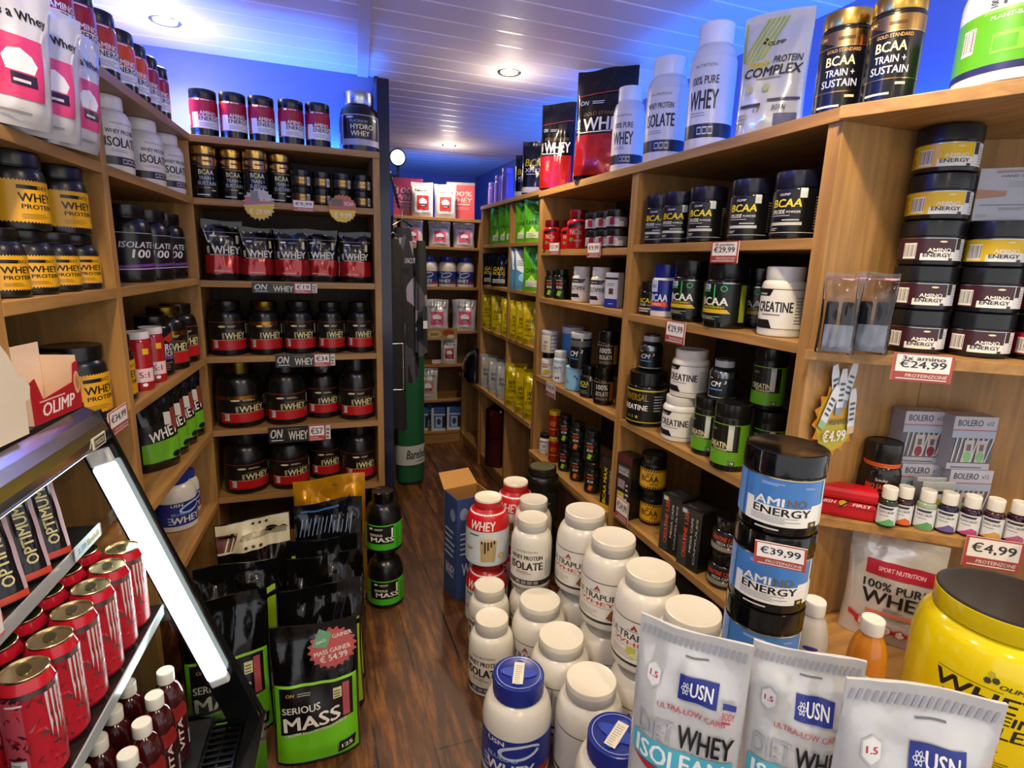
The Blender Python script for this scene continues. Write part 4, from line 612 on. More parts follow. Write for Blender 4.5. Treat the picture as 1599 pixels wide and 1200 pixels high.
row(P_MEG, 'R', .06, .468, [(1130, 900)], 'glossy black capsule bottle beneath its twin beside the boxes', d=-12, rnd=0, s=1.12)
row(P_MEG, 'R', .06, .468+.111, [(1138, 838)], 'glossy black capsule bottle stacked on its twin beside the boxes', d=-12, rnd=0, s=1.12)
# ---- long unit, middle bay
for px, py, w_, h_, sd, lb, ins in ((870, 298, .165, .40, 3, 'smaller black and red whey bag at the end of the long unit top', .07), (944, 285, .245, .425, 7, 'big black and red whey bag touching the white bottle', .075)):
    p = fit('R', px, py, ins, 1.75, h_); bigbag(w_, h_, sd, 1).place((p[0], p[1], 1.7515), face_cam(p[0], p[1], -14), lb, 'black and red bags atop the long unit', 1, -.03)
m1 = 1.472
row([P_RNO, P_RNO, P_RNO], 'R', .055, m1, [(862, 386), (880, 386, .03), (903, 385)], ['red bottle with dark cap beside the far divider', 'red bottle wedged between two red ones', 'red bottle with price card below, largest of the three'], 'red bottles', d=-14, s=[.95, .95, 1.15], rnd=2)
for nm, zz in (('lower', m1), ('upper', m1+.072)):
    row(P_SJ, 'R', .05, zz, [(930, 384), (947, 383), (962, 383)], 'small dark jar, {o} from the red bottles in the '+nm+' tier', 'small dark jars beside the red bottles', d=-10, s=1.14)
n1 = 1.244
row([P_EN, P_EN], 'R', .045, n1, [(861, 470), (876, 472)], ['black drink bottle with green fruit beside the far divider', 'black drink bottle with green fruit next to the white tubs'], 'black drink bottles on the third shelf', d=-18, s=[(1.1, 1.1, 1.4), (1.2, 1.2, 1.5)])
row(P_GLU, 'R', .062, n1, [(908, 477), (938, 480)], 'white tub with black panels, {o} from the drink bottles', 'white tubs with black panels', d=-26, rnd=2, s=(.9, .9, 1.08))
p = on('R', 957, 484, .045); P_WBL.place((1.14, p[1], n1), face_line('R', 30), 'white box with blue foot standing against the divider', None, .9)
o1 = .844
row(P_ANO, 'R', .05, o1, [(855, 592)], 'white bottle with black cap and yellow fruit under the striped tub', d=-14, s=(1, 1, 1.15), rnd=0)
row(P_WST, 'R', .05, o1+.1255, [(858, 535)], 'white striped tub standing on the black capped bottle', d=0, s=.92, rnd=0)
row(P_BLW, 'R', .17, o1+.10, [(890, 545)], 'tall blue tub with white lid behind the small bottles', d=0, s=1.0, rnd=0)
row(P_ANT, 'R', .05, o1, [(875, 604)], 'white capped slim bottle with pale blue label', d=-20, s=(1, 1, 1.25), rnd=0)
row(P_LBT, 'R', .052, o1, [(898, 614)], 'pale blue tub carrying the black tub with white lid', d=-16, s=1.1, rnd=0)
row(P_CM3T, 'R', .052, o1+.109, [(907, 570)], 'black tub with white lid and blue dash standing on the pale blue tub', d=-24, s=1.02, rnd=0)
row(P_MCA, 'R', .05, o1, [(920, 624)], 'glossy black bottle with yellow lettering beside the pale blue tub', d=-14, s=(1, 1, 1.3), rnd=0)
row(P_SCB, 'R', .05, o1, [(943, 640)], 'black and bronze bottle at the bottom of the pair by the divider', d=-12, s=(1.05, 1.05, 1.45), rnd=0)
row(P_SCB, 'R', .05, o1+.1535, [(949, 560)], 'black and bronze bottle on top of the pair by the divider', d=-12, s=(1.05, 1.05, 1.45), rnd=0)
q1 = .444
row(P_WHB, 'R', .04, q1, [(852, 705)], 'white bottle with black cap on the lowest middle shelf', d=-10, rnd=0)
row(P_RDX, 'R', .035, q1, [(866, 718)], 'dark red bottle with yellow cap, bottom of the pair', d=-14, rnd=0, s=(1, 1, 1.3))
row(P_RDX, 'R', .035, q1+.1285, [(866, 670)], 'dark red bottle with yellow cap, top of the pair', d=-14, rnd=0, s=(1, 1, 1.3))
for zz, nm in ((q1, 'bottom'), (q1+.1345, 'top')):
    row([P_EN, P_ENO, P_ENO if nm == 'bottom' else P_EN], 'R', .037, zz, [(883, 735), (902, 750), (925, 770)], ['black drink bottle, '+nm+' of the stack beside the red bottles', 'black drink bottle with orange fruit, '+nm+' of the middle stack', 'black drink bottle, '+nm+' of the stack beside the black box'], 'stacked black drink bottles', d=-16, s=(1.12, 1.12, 1.45), rnd=6)
P_YBX.place((1.135, 1.845, q1), face_line('R', 16), 'black box with yellow upright lettering against the divider', None, (1.0, 1.0, 1.65))
# ---- long unit, far bays
g1 = 1.515
row([P_GB[0], P_GB[1], P_GB[0], P_GB[1], P_GB[0]], 'R', .05, g1, [(779, 383), (792, 383, .0), (806, 380), (820, 379), (834, 378)], 'bright green pouch, {o} from the far end on the uppermost far shelf', 'bright green pouches', d=-16, rnd=5, s=(.95, .95, .91))
g2 = 1.26
row(P_GAIN, 'R', .05, g2, [(765, 448), (781, 450)], 'black pouch with yellow lettering, {o} from the far end', 'black pouches with yellow lettering', d=-14, s=.95)
row([P_LBAG, P_LBAG, P_GB[1]], 'R', .05, g2, [(806, 452), (818, 453), (833, 455)], ['pale blue and white pouch beside the inner divider', 'pale blue and white pouch next to the green one', 'green pouch at the end of the second far shelf'], 'pouches on the second far shelf', d=-16, s=.98)
g3 = .975
row(P_YB*3, 'R', .05, g3, [(764, 515), (781, 520), (798, 528), (811, 532), (821, 535), (832, 538)], 'yellow whey pouch, {o} from the far end on the third far shelf', 'yellow pouches on the third far shelf', d=-16, s=.95, rnd=5)
g4 = .572
row(P_BWB, 'R', .05, g4, [(763, 604), (776, 612), (789, 616)], 'silver white pouch, {o} from the far end on the low bench', 'silver white pouches on the bench', d=-18, s=1.05)
row([P_YB[0], P_YB[1], P_YB[0]], 'R', .05, g4, [(804, 648), (822, 655), (836, 660)], 'yellow whey pouch, {o} along the low bench', 'yellow pouches on the bench', d=-18, s=1.1)
row(P_WHB, 'R', .17, g4, [(770, 560), (786, 566), (803, 585)], 'white bottle standing behind the bench pouches, {o} from the far end', 'white bottles behind the bench pouches', d=0, s=1.35)
# ---- far unit
def frow(pr, z, pts, label, group, s=1, d=0, ins=.05): row(pr, 'F', ins, z, pts, label, group, d=d, s=s, rnd=3)
P_CTN = carton('display_carton', 'box', .21, .12, .265, '8a1f4cl', [Rr(-.5, .5, 0, .22, 'a32a4c'), B('100%', .0, .68, .8, .15, 'c98aa8', .1), B('WHEY', .0, .50, .85, .15, 'c98aa8', .1), Lines(-.4, .4, .36, .42, 1, 'c98aa8', .6), Lines(-.4, .4, .26, .34, 2, 'b06a88', .4)], bev=.002)
P_CTR = carton('display_carton', 'box', .21, .12, .265, 'b0444cl', [Rr(-.5, .5, .93, 1, '8a8a98'), B('100%', .0, .70, .8, .14, 'd8a8b0', .1), B('WHEY', .0, .53, .85, .13, 'd8a8b0', .1), Lines(-.4, .4, .40, .45, 1, 'd8a8b0', .6), Lines(-.4, .4, .28, .36, 2, 'c88a90', .4)], bev=.002)
frow(P_CTN, 1.712, [(627, 342)], 'dark pink display carton on the far unit behind the coat hook', None, 1, 0, .16); frow(P_CTR, 1.712, [(733, 342)], 'salmon display carton on top of the far unit', None, 1, 0, .16)
frow([P_TAW['crimson'], P_TAW['red']], 1.712, [(659, 342), (695, 343)], ['white pouch with crimson panel on top of the far unit', 'white pouch with red panel on top of the far unit'], 'pouches on top of the far unit', 1.05, 0, .05)
frow([P_TAW['pink']]*3, 1.507, [(643, 386), (686, 386), (724, 386)], 'white pouch with pink panel, {o} on the far unit upper shelf', 'pink panel pouches, upper far shelf', (1.06, 1, .80))
frow(P_USNS, 1.215, [(670, 449), (698, 449), (726, 449)], 'white and blue tub, {o} on the far unit', 'white and blue tubs on the far unit', 1.1, -14, .08)
frow([P_TAW['pink']]*2, .885, [(681, 518), (725, 518)], 'white pouch with pink panel, {o} of two on the middle far shelf', 'pink panel pouches, middle far shelf', (1.22, 1, 1.05))
frow([P_TAW['crimson']], .632, [(701, 568)], 'small white pouch with crimson panel on the far unit', None, (.85, 1, .85))
frow([P_TAW['tan']], .355, [(667, 625)], 'white pouch with tan panel low on the far unit', None, 1.08)
P_BLX = carton('tall_box', 'box', .105, .08, .185, '2a5aa8l', [Rr(-.5, .5, .0, .12, 'c8d0dc'), Rr(-.5, -.32, .12, 1, 'c9ccd4'), Rr(-.2, .35, .15, .62, '9ab8dc'), El(.05, .40, .15, .14, '2a3c5a'), Rr(-.3, .5, .68, .74, 'c8d4e8'), Rr(.3, .5, .15, .62, '14161c')])
frow(P_BLX, .10, [(657, 676, .03), (669, 672, .14), (684, 677), (708, 677)], 'blue and white box on the bottom of the far unit, {o} from the green cloth', 'blue and white boxes', 1, 0, .05)
# ---- corner unit: stacked jars
js = 1.229
def stack(pr, px, z, lb, gp='yellow and dark jars in the corner unit', d=4, ins=.06):
    p = fit('N', px, 548, ins, z, .0965); pr.place((p[0], p[1], z), face_cam(p[0], p[1], d), lb, gp); pr.last['line'] = 'N'
JH = .0978
for lv, lst in enumerate((((1402, P_ASD), (1495, P_ASD), (1597, P_ASR)), ((1412, P_ASD), (1507, P_ASD), (1610, P_ASR)), ((1424, P_ASD), (1530, P_ASY), (1640, P_ASY)), ((1444, P_ASY),), ((1462, P_ASY),))):
    for k, (px, pr) in enumerate(lst):
        cn = {id(P_ASD): 'dark plum', id(P_ASY): 'yellow', id(P_ASR): 'red'}[id(pr)]
        stack(pr, px, js+JH*lv, f'{cn} labelled jar, {ORD[lv]} from the shelf up in the {("column by the black straps", "middle column", "column at the picture edge")[k]}')
# ================================================================== price cards and promo stars on the shelf fronts
def card(line, xl, xr, yt, yb, label, art, bg='e6e2dex', name='price_card', cat='price tag', group='price cards', ins=-.006, pt=None, rzoff=0, th=.0016, out=None, roll=0):
    ym = (yt+yb)/2; xm = (xl+xr)/2
    if pt is None:
        a, b, c = on(line, xl, ym, ins), on(line, xr, ym, ins), on(line, xm, ym, ins)
        w = math.hypot(a[0]-b[0], a[1]-b[1]); zt_, zb_ = on(line, xm, yt, ins)[2], on(line, xm, yb, ins)[2]; rz = face_line(line)
    else:
        c, w, h_, rz = pt; zt_, zb_ = c[2]+h_/2, c[2]-h_/2
    h = zt_-zb_; mb = MB()
    if out is None: mb.box(-w/2, w/2, 0, th, -h/2, h/2, bg)
    else: mb.prism([(u*w, v*h) for u, v in out], 0, th, bg, 'y')
    me = mb.mesh(name); o = mobj(name, me); o.location = (c[0], c[1], (zt_+zb_)/2); o.rotation_euler = (0, math.radians(roll), rz+math.radians(rzoff))
    pr = art_mesh('print', art, lambda u, v, e: (u*w, -e*3, v*h), 0, 0); q = mobj('print', pr, o); tag(o, label, cat, group)
    return o
RD = 'b0443c'
def price(p, top=None):
    a = [Rr(-.5, .5, -.5, .5, RD), Rr(-.45, .45, -.16, .45, 'e8e4de'), B(p, 0, .1 if top else .15, .78, .30 if top else .36, '303038'), Rr(-.45, .45, -.45, -.2, '9a4440'), B('PROTEINZONE', .08, -.29, .7, .12, 'd8c8c0', .1), Rr(-.42, .42, -.43, -.39, 'd8d0c8')]
    if top: a.append(B(top, 0, .34, .72, .16, '50505a'))
    return a
def banner(p): return [Rr(-.5, .5, -.5, .5, '1c1a1a'), B('ON', -.37, .08, .20, .55, 'd8d6d0', .25), Rr(-.46, -.27, -.36, -.30, 'd8d6d0'), B('100%', -.215, .0, .35*.17, .05, 'd0ccb8', rot=90) if False else B('WHEY', -.03, -.08, .31, .55, 'd8d4c4'), Lines(-.2, .1, .30, .38, 1, '8a7a50', .6), Rr(.14, .41, -.5, .5, RD), Rr(.155, .395, -.18, .42, 'e8e0dc'), B(p, .275, .12, .2, .42, '3a3a42'), Lines(.16, .39, -.45, -.2, 2, 'd8a8a0', .5), Rr(.42, .5, -.45, .45, 'cfc8bc'), Lines(.43, .49, -.35, .35, 3, '5a5650', .5)]
GB = 'price banners on the rear wall unit'
card('B', 395, 496, 442, 458, 'black and white price banner reading 19 euros', banner('\u20ac19'), name='price_banner', group=GB)
card('B', 431, 524, 553, 573, 'black and white price banner reading 34 euros', banner('\u20ac34'), name='price_banner', group=GB)
card('B', 420, 517, 665, 690, 'black and white price banner reading 57 euros, lowest of three', banner('\u20ac57'), name='price_banner', group=GB, ins=-.012)
card('B', 457, 491, 313, 330, 'white price card reading 9.99 under the small black jars', price('\u20ac9,99'))
card('R', 1110, 1152, 377, 411, 'price card with an upper line about portions, reading 29.99', price('\u20ac29,99', '50 portions'))
card('R', 1039, 1069, 502, 537, 'price card reading 29.99 on the edge above the white creatine tub', price('\u20ac29,99'))
card('R', 858, 873, 379, 399, 'price card reading 21.99 below the red bottles', price('\u20ac21,99'))
card('R', 917, 937, 379, 403, 'price card reading 9.99 beneath the small dark jars', price('\u20ac9,99'))
card('R', 852, 867, 597, 621, 'price card reading 34.99 under the white bottles', price('\u20ac34,99'))
card('R', 961, 981, 779, 816, 'price card reading 24.99 near the floor tubs', price('\u20ac24,99'))
card('L', 170, 201, 636, 676, 'price card reading 34.99 behind the cooler corner', price('\u20ac34,99'), ins=-.008)
card('N', 1392, 1488, 553, 597, 'price card for three jars reading 24.99 below the jar stacks', price('\u20ac24,99', '3x amino'), ins=-.064)
card('N', 1503, 1597, 842, 890, 'price card reading 4.99 below the little dropper bottles', price('\u20ac4,99'), ins=-.006)
card('F', 674, 689, 562, 570, 'tiny price card on the far unit', price('\u20ac14,99'), ins=-.004)
card('F', 667, 714, 513, 531, 'small printed food picture sign on the far unit shelf edge', [Rr(-.5, .5, -.5, .5, 'a88a5c'), El(-.25, .0, .22, .32, 'c9b27c'), El(.2, .1, .2, .3, '9a4a24'), El(.28, -.22, .12, .18, 'd8cdb0'), Lines(-.4, -.1, -.1, .15, 2, '5a3a1c', .5)], name='picture_sign', cat='sign', group=None, ins=-.006)
def star(n=22, r0=.40): return [((.5 if k % 2 == 0 else r0)*math.cos(PI*k/n+.1), (.5 if k % 2 == 0 else r0)*math.sin(PI*k/n+.1)) for k in range(2*n)]
S1 = [Pg([(-.42, .0), (.42, .1), (.38, .24), (.2, .42), (-.1, .45), (-.38, .25)], 'b8b4b8'), Pg([(-.46, -.05), (.46, .05), (.46, .12), (-.40, .22)], 'b0605c'), Rr(-.25, -.02, .05, .4, '70747a'), B('BCAA', .18, .14, .3, .1, 'e0d8d4'), Pg([(-.46, -.08), (.46, .02), (.36, -.28), (.1, -.44), (-.2, -.42), (-.4, -.25)], 'd8b41c')]
card('B', 379, 431, 293, 345, 'round promo star in grey, red and yellow reading 29.99 on the gold jar shelf', S1+[B('\u20ac 29.99', 0, -.22, .62, .16, 'e6e0d0')], 'cfc8c4x', 'promo_star', 'promo sign', 'promo stars', -.012, out=star())
S2 = [Pg([(-.46, -.05), (.46, -.02), (.44, .2), (.2, .44), (-.2, .44), (-.44, .2)], 'b0504c'), Rr(-.38, .0, .08, .32, '55544c'), B('BCAA', .22, .18, .3, .14, 'e8dcd8'), Pg([(-.46, -.06), (.46, -.04), (.36, -.3), (.1, -.46), (-.2, -.44), (-.4, -.26)], 'd8b81c')]
card('B', 512, 558, 303, 349, 'smaller red and yellow promo star reading 9.99 before the small black jars', S2+[B('\u20ac 9.99', 0, -.22, .6, .2, 'e6e0d0')], 'c9a040x', 'promo_star', 'promo sign', 'promo stars', -.012, out=star())
# star with stick bottles hung on the side panel of the corner unit
cp = atline(1297, 655, (0, .955), (1, 0))
BTL = lambda u, v, an, c: [('P', [(u+x*math.cos(an)-y*math.sin(an), v+x*math.sin(an)+y*math.cos(an)) for x, y in ((-.075, -.3), (.075, -.3), (.08, .18), (.05, .30), (-.05, .30), (-.08, .18))], 'd8dde4')]+[('P', [(u+x*math.cos(an)-y*math.sin(an), v+x*math.sin(an)+y*math.cos(an)) for x, y in ((-.075, -.3), (.075, -.3), (.075, -.2), (-.075, -.2))], c)]+[('P', [(u+x*math.cos(an)-y*math.sin(an), v+x*math.sin(an)+y*math.cos(an)) for x, y in ((-.05, -.12+.07*k), (.05, -.12+.07*k), (.05, -.09+.07*k), (-.05, -.09+.07*k))], '3a4250') for k in range(4)]
card('N', 0, 0, 0, 0, 'orange and yellow promo star with slim bottles reading 4.99 on the wooden side panel', [Pg([(.5*.84*math.cos(2*PI*k/24), .42*math.sin(2*PI*k/24)) for k in range(24)], 'c8981c'), Pg([(-.4, -.02), (.4, -.02), (.3, -.3), (0, -.42), (-.3, -.3)], 'b5a818')]+BTL(-.12, .42, .25, '8a8f98')+BTL(.16, .45, -.25, '8a8f98')+BTL(0, .36, 0, '8a8f98')+BTL(-.22, .18, -.45, '8ab88a')+BTL(.27, .1, .12, 'c8b090')+[B('APPLIED NUTRITION', 0, -.02, .42, .07, '2a1a10'), B('\u20ac4.99', -.05, -.2, .5, .16, 'e8e4dc')], 'c9821cx', 'promo_star', 'promo sign', 'promo stars', pt=((cp[0]+.012, .951, cp[2]), .15, .19, 0), out=star(16, .40))
# ================================================================== corner unit, lower shelf
js2 = .805
DC = ['5aa868', 'd8642c', '5aa05a', '6a5aa0', 'b84a80', 'c8a050', 'b05a80', '4aa0a0']
DL = ['dark' if False else x for x in ('green', 'orange', 'leaf green', 'violet', 'pink', 'amber', 'rose', 'teal')]
for k, (px, py) in enumerate(((1389, 817), (1420, 824), (1450, 831), (1480, 836), (1511, 843), (1543, 850), (1575, 857))):
    dark = ['20281c', '30141a', '8a9a80', '1c1430', '2a0c24', '3a1a20', '2a0a1c', '102020'][k]
    pr = tub('dropper_bottle', 'bottle', .0205, .098, .0145, .026, .013, dark+'g', 'e2ded2p', [wrap(.06, .56, 'd9dadc'), Pg([(-1, .06), (1.1, .06), (.9, .18), (.3, .24), (-.3, .15)], DC[k]), B('FLAVO DROPS', -.05, .40, 1.6, .06, '2a2a34'), Lines(-.8, .6, .30, .34, 1, '8a8a94', .5), Pg([(-.9, .47), (.5, .47), (.7, .53), (-.9, .53)], '3a3c48')], 1.12, ribs=True, seg=24)
    p = fit('N', px, py, .03, js2, .098); pr.place((p[0], p[1], js2), face_cam(p[0], p[1], 2), f'small white capped dropper bottle with {DL[k]} label swirl', 'flavour dropper bottles')
# red pill box
p = on('N', 1303, 808, .02)
pb_s = 1.2
pb = empty('pill_box', (p[0]+.005, p[1]-.012, js2+.001), face_line('N', -6)); pb.scale = (1.22,)*3; tag(pb, 'red pill box with white lettering beside the dropper bottles', 'box')
MB().box(-.06, .06, 0, .045, 0, .036, 'b81420p').build('base', pb, .008); MB().box(-.061, .061, -.001, .046, .0365, .064, 'c01622p').build('lid', pb, .009)
mobj('print', art_mesh('print', [Rr(-.45, .45, .42, .58, 'c01622p'), B('FINISH', -.26, .5, .32, .10, 'e8d8d4', .2), B('FIRST', .28, .5, .28, .10, 'e8d8d4', .2), El(.0, .5, .06, .10, 'd8b020'), Pg([(-.06, .36), (.1, .62), (.12, .58), (-.04, .33)], '3a2a10')], lambda u, v, e: (u*.12, -.0015-e, v*.064), 0, 0), pb)
# bbq sauce bottle
pr = tub('sauce_bottle', 'bottle', .030, .128, .0235, .034, .018, '1a0f0cg', '131314p', [wrap(.10, .58, '1c1512'), B('BBQ SAUCE', .0, .43, 1.3, .08, 'd8541c'), B('SPICY', .0, .34, .8, .06, 'd8541c'), T('Smoky', .1, .52, .6, .05, 'd0c8c0', .02), [El(.0+.2*k, .20+.03*(k % 2), .12, .05, c) for k, c in ((-3, '8a3a14'), (-1, '6a2a10'), (1, '9a4a1c'), (3, '7a3414'))], Rr(.4, .8, .25, .30, '6a6a74')], 1.14, ribs=False, seal=(.0, 'd8581cp'))
pr.add('collar', MB().lathe([(.0262, .074), (.0265, .0755), (.0262, .091), (.0245, .0925)], 'd8581cp', 32, cap=False).mesh('collar'))
p = fit('N', 1367, 800, .09, js2, .17); p[1] = min(p[1], .912); pr.place((p[0], p[1], js2), face_cam(p[0], p[1], 2), 'black and orange barbecue sauce bottle behind the red pill box', None, 1.5)
# sachet boxes (clear fronted multipacks)
def multi(seed, c): 
    return carton('sachet_box', 'box', .104, .05, .134, '9a98a4l', [Rr(-.5, .5, 0, 1, '50505a'), Rr(-.5, .5, .74, 1, 'a9a7b4'), B('BOLERO', -.12, .88, .58, .12, '2c3440'), T('x12', .33, .88, .16, .08, '50586a'), Rr(-.5, .5, .735, .755, 'a85060'), Rr(-.5, .5, .60, .735, '9aa4b8'), Rr(-.5, .5, 0, .12, 'a0a0b0'), [Pg([(-.42+.11*k, .14), (-.39+.11*k, .14), (-.34+.12*k, .6), (-.38+.12*k, .6)], 'b8b4b8') for k in range(8)], Rr(-.18+.0*seed, .05, .14, .56, 'b5a8a4'), Rr(.12, .34, .14, .56, 'b5a8a4'), El(-.065, .24, .09, .10, c), El(.23, .24, .09, .10, c), Rr(-.11, -.02, .36, .48, '5a505a'), Rr(.185, .275, .36, .48, '5a505a'), Lines(-.4, .4, .03, .07, 1, '60606c', .6)], bev=.001)
MA, MBx = multi(0, '7a2838'), multi(1, '6aa86a')
for px, lv, pr, lb, ins in ((1424, 0, MA, 'clear fronted sachet box behind the white sachet bundle', .12), (1498, 0, MBx, 'clear fronted sachet box, lower one next to the bare back panel', .12), (1428, 1, MA, 'clear fronted sachet box with two purple packs, stacked on top', .12), (1505, 1, MBx, 'clear fronted sachet box with a green pack, stacked on top', .12)):
    p = fit('N', px, 790, ins+.02, js2+.1345*lv, .134); pr.place((p[0], p[1], js2+.1345*lv), face_line('N', 18), lb, 'clear fronted sachet boxes')
sa = empty('sachet_bundle', (0, 0, 0)); p = fit('N', 1462, 805, .075, js2, .11); sa.scale = (1.2,)*3; sa.location = (p[0], p[1], js2+.001); sa.rotation_euler = (0, 0, face_line('N', 20)); tag(sa, 'bundle of flat white drink sachets with a yellow bottle picture behind the droppers', 'sachets')
for k in range(5):
    MB().box(-.034, .034, .001+.0055*k, .0055*(k+1), 0, .088-.002*(k % 3)+.003*(k > 2), 'c9cbc8f').build('sachet', sa, .0008)
mobj('print', art_mesh('print', [Rr(-.45, .45, .02, .8, 'c6cac8'), El(-.25, .72, .06, .05, '5aa0c8'), Rr(-.08, .2, .58, .78, '30302c'), Rr(-.01, .13, .58, .70, 'c6cac8'), Rr(-.12, .24, .5, .58, 'c8a83a'), Pg([(-.2, .2), (.32, .2), (.28, .5), (-.16, .5)], 'c8a83a')], lambda u, v, e: (u*.068, .0006-e, v*.088), 0, 0), sa)
rb = empty('pill_box', (1.452, .60, js2), face_line('N', 10)); tag(rb, 'red case cut off by the picture edge above the dropper bottles', 'box'); MB().box(0, .10, 0, .05, 0, .05, 'b81420p').build('base', rb, .012); MB().box(-.001, .101, -.001, .051, .0505, .085, 'b81420p').build('lid', rb, .012)
# clear bags with black straps
M_BAG = glass('clear_plastic', (.9, .9, .92), .06, .015)
for px, lb, sc_ in ((1302, 'clear zip bag with rolled black straps against the wooden side panel', 1.14), (1354, 'clear zip bag with black straps and white paper slip beside the jars', 1.16)):
    p = atz(px-8, 551, 1.229); p[1] -= .012; t = empty('strap_bag', (p[0], p[1], 1.2305), face_cam(p[0], p[1], 0)); t.scale = (sc_,)*3; tag(t, lb, 'bag', 'zip bags of black straps')
    me = pouch('x', 'x', .066, .152, .036, 'ffffffp', None, top=.95, seed=int(px)).parts[0][1]; me.materials.clear(); me.materials.append(M_BAG); mobj('clear_bag', me, t)
    for k in (-.014, .012): MB().prism([(k-.010, -.010), (k+.009, -.011), (k+.011, .009), (k-.009, .010)], .005, .098, '15171cx').build('strap_roll', t, .004)
    MB().box(-.022, .026, -.0125, -.0115, .004, .055, 'b8bcc8x').build('paper_slip', t); MB().box(-.032, .032, -.0035, .0035, .138, .142, 'c89aa4p').build('zip_seal', t)
# chalk block box with a plain two-tone print on its front
p = fit('N', 1566, 345, .05, js+JH*3, .11)
ch = carton('chalk_box', 'box', .125, .05, .096, 'a9adb8l', [T('HAND CHALK', .0, .84, .46, .05, '5a6068', .02), Lines(-.3, .3, .9, .98, 1, '9a7a78', .6), Pg([(-.5, .42), (-.5, .60), (-.14, .56), (-.14, .46)], 'a8745c'), Pg([(.5, .42), (.5, .60), (.14, .56), (.14, .46)], 'b07c64'), Lines(-.14, .14, .64, .76, 3, '8a8e98', .2), Lines(-.44, .42, .29, .33, 1, '70747e', .4), Lines(-.2, .25, .20, .26, 2, '80848e', .4), Lines(-.46, -.3, .06, .14, 3, '9094a0', .3)])
ch.place((p[0]+.0, p[1]+.0, js+JH*3), face_cam(p[0], p[1], 10), 'pale chalk box with two tan printed shapes, standing on the jar stacks', None, 1.12)
# pouch and syrup bottles on the counter
ct = .50
pp = pouch('protein_pouch', 'pouch', .205, .30, .06, 'c2c2c6f', [Rr(-.30, .42, .62, .76, '9a1a34'), B('SPORT NUTRITION', .08, .69, .5, .04, 'd8b8c0', .1), B('100% PURE', .05, .535, .72, .075, '202028'), B('WHEY', .07, .42, .76, .12, '16161c'), Lines(-.05, .2, .315, .345, 2, '5a5a60', .4), Pg([(-.24, .27), (.38, .27), (.38, .30), (-.24, .30)], 'c86a58'), Lines(-.1, .3, .24, .255, 1, '6a6a70', .5), Pg([(-.42, .24), (-.2, .16), (.45, .14), (.45, .10), (-.2, .12), (-.42, .19)], 'b0202c'), [[El(-.28+.15*k, .165-.012*k, .055, .042, 'b0202c'), El(-.28+.15*k, .165-.012*k, .045, .034, 'd8d0ce')] for k in range(5)]], seed=4)
p = atz(1392, 1008, ct); pp.place((p[0]+.005, p[1]+.03, ct), face_cam(p[0], p[1], 4), 'silver pouch with dark red band standing behind the syrup bottles', None, (.95, .95, .91), -.03)
def syrup(body, art): return tub('syrup_bottle', 'bottle', .036, .225, .019, .028, .075, body, 'dfdcd4p', art, 1.12, ribs=False, seg=40, power=.75)
SY1 = syrup('b4aca4g', [wrap(.1, .48, 'c8c2b8'), El(.05, .58, .42, .022, '2a2c70'), T('Skinny', .05, .52, .8, .04, '2a2624', .03)])
SY2 = syrup('b8701cg', [wrap(.1, .40, 'c8781c'), Pg([(-.9, .25), (.9, .25), (.8, .50), (-.6, .54), (-.8, .45)], 'd6d0c2'), T('Skinny', .1, .46, .7, .04, '2a2624', .03), El(.4, .33, .3, .05, 'd8861c')])
p = atz(1275, 1060, ct+.03); SY1.place((.985, .765, ct), face_cam(.985, .765, 4), 'pale syrup bottle with white cap and blue oval label', 'syrup bottles', 1.0)
SY2.place((1.045, .68, ct), face_cam(1.045, .68, 4), 'amber syrup bottle with white cap in front of the silver pouch', 'syrup bottles', 1.0)
P_YTUB.place((1.25, .575, ct), face_cam(1.235, .585, 2), 'huge glossy yellow whey tub with black lid disc', None, 1.0)
# blue jar column
for k in range(4):
    P_BIGBLUE.place((.80, .725, ct+.1495*k), face_cam(.80, .725, 4+[0, 3, -2, 1][k]), 'large blue and black jar, '+['bottom of the column of four, hidden by pouches', 'second from the bottom of the column of four', 'third up in the column, behind the price card', 'topmost of the column of four'][k], 'large blue jars in a column')
cc = atdepth(1218, 869, .905)
card('N', 0, 0, 0, 0, 'price card reading 39.99 stuck on the blue jar column', price('\u20ac39,99'), pt=((cc[0], cc[1], cc[2]), .077, .040, face_cam(cc[0], cc[1], 0)), roll=-3)
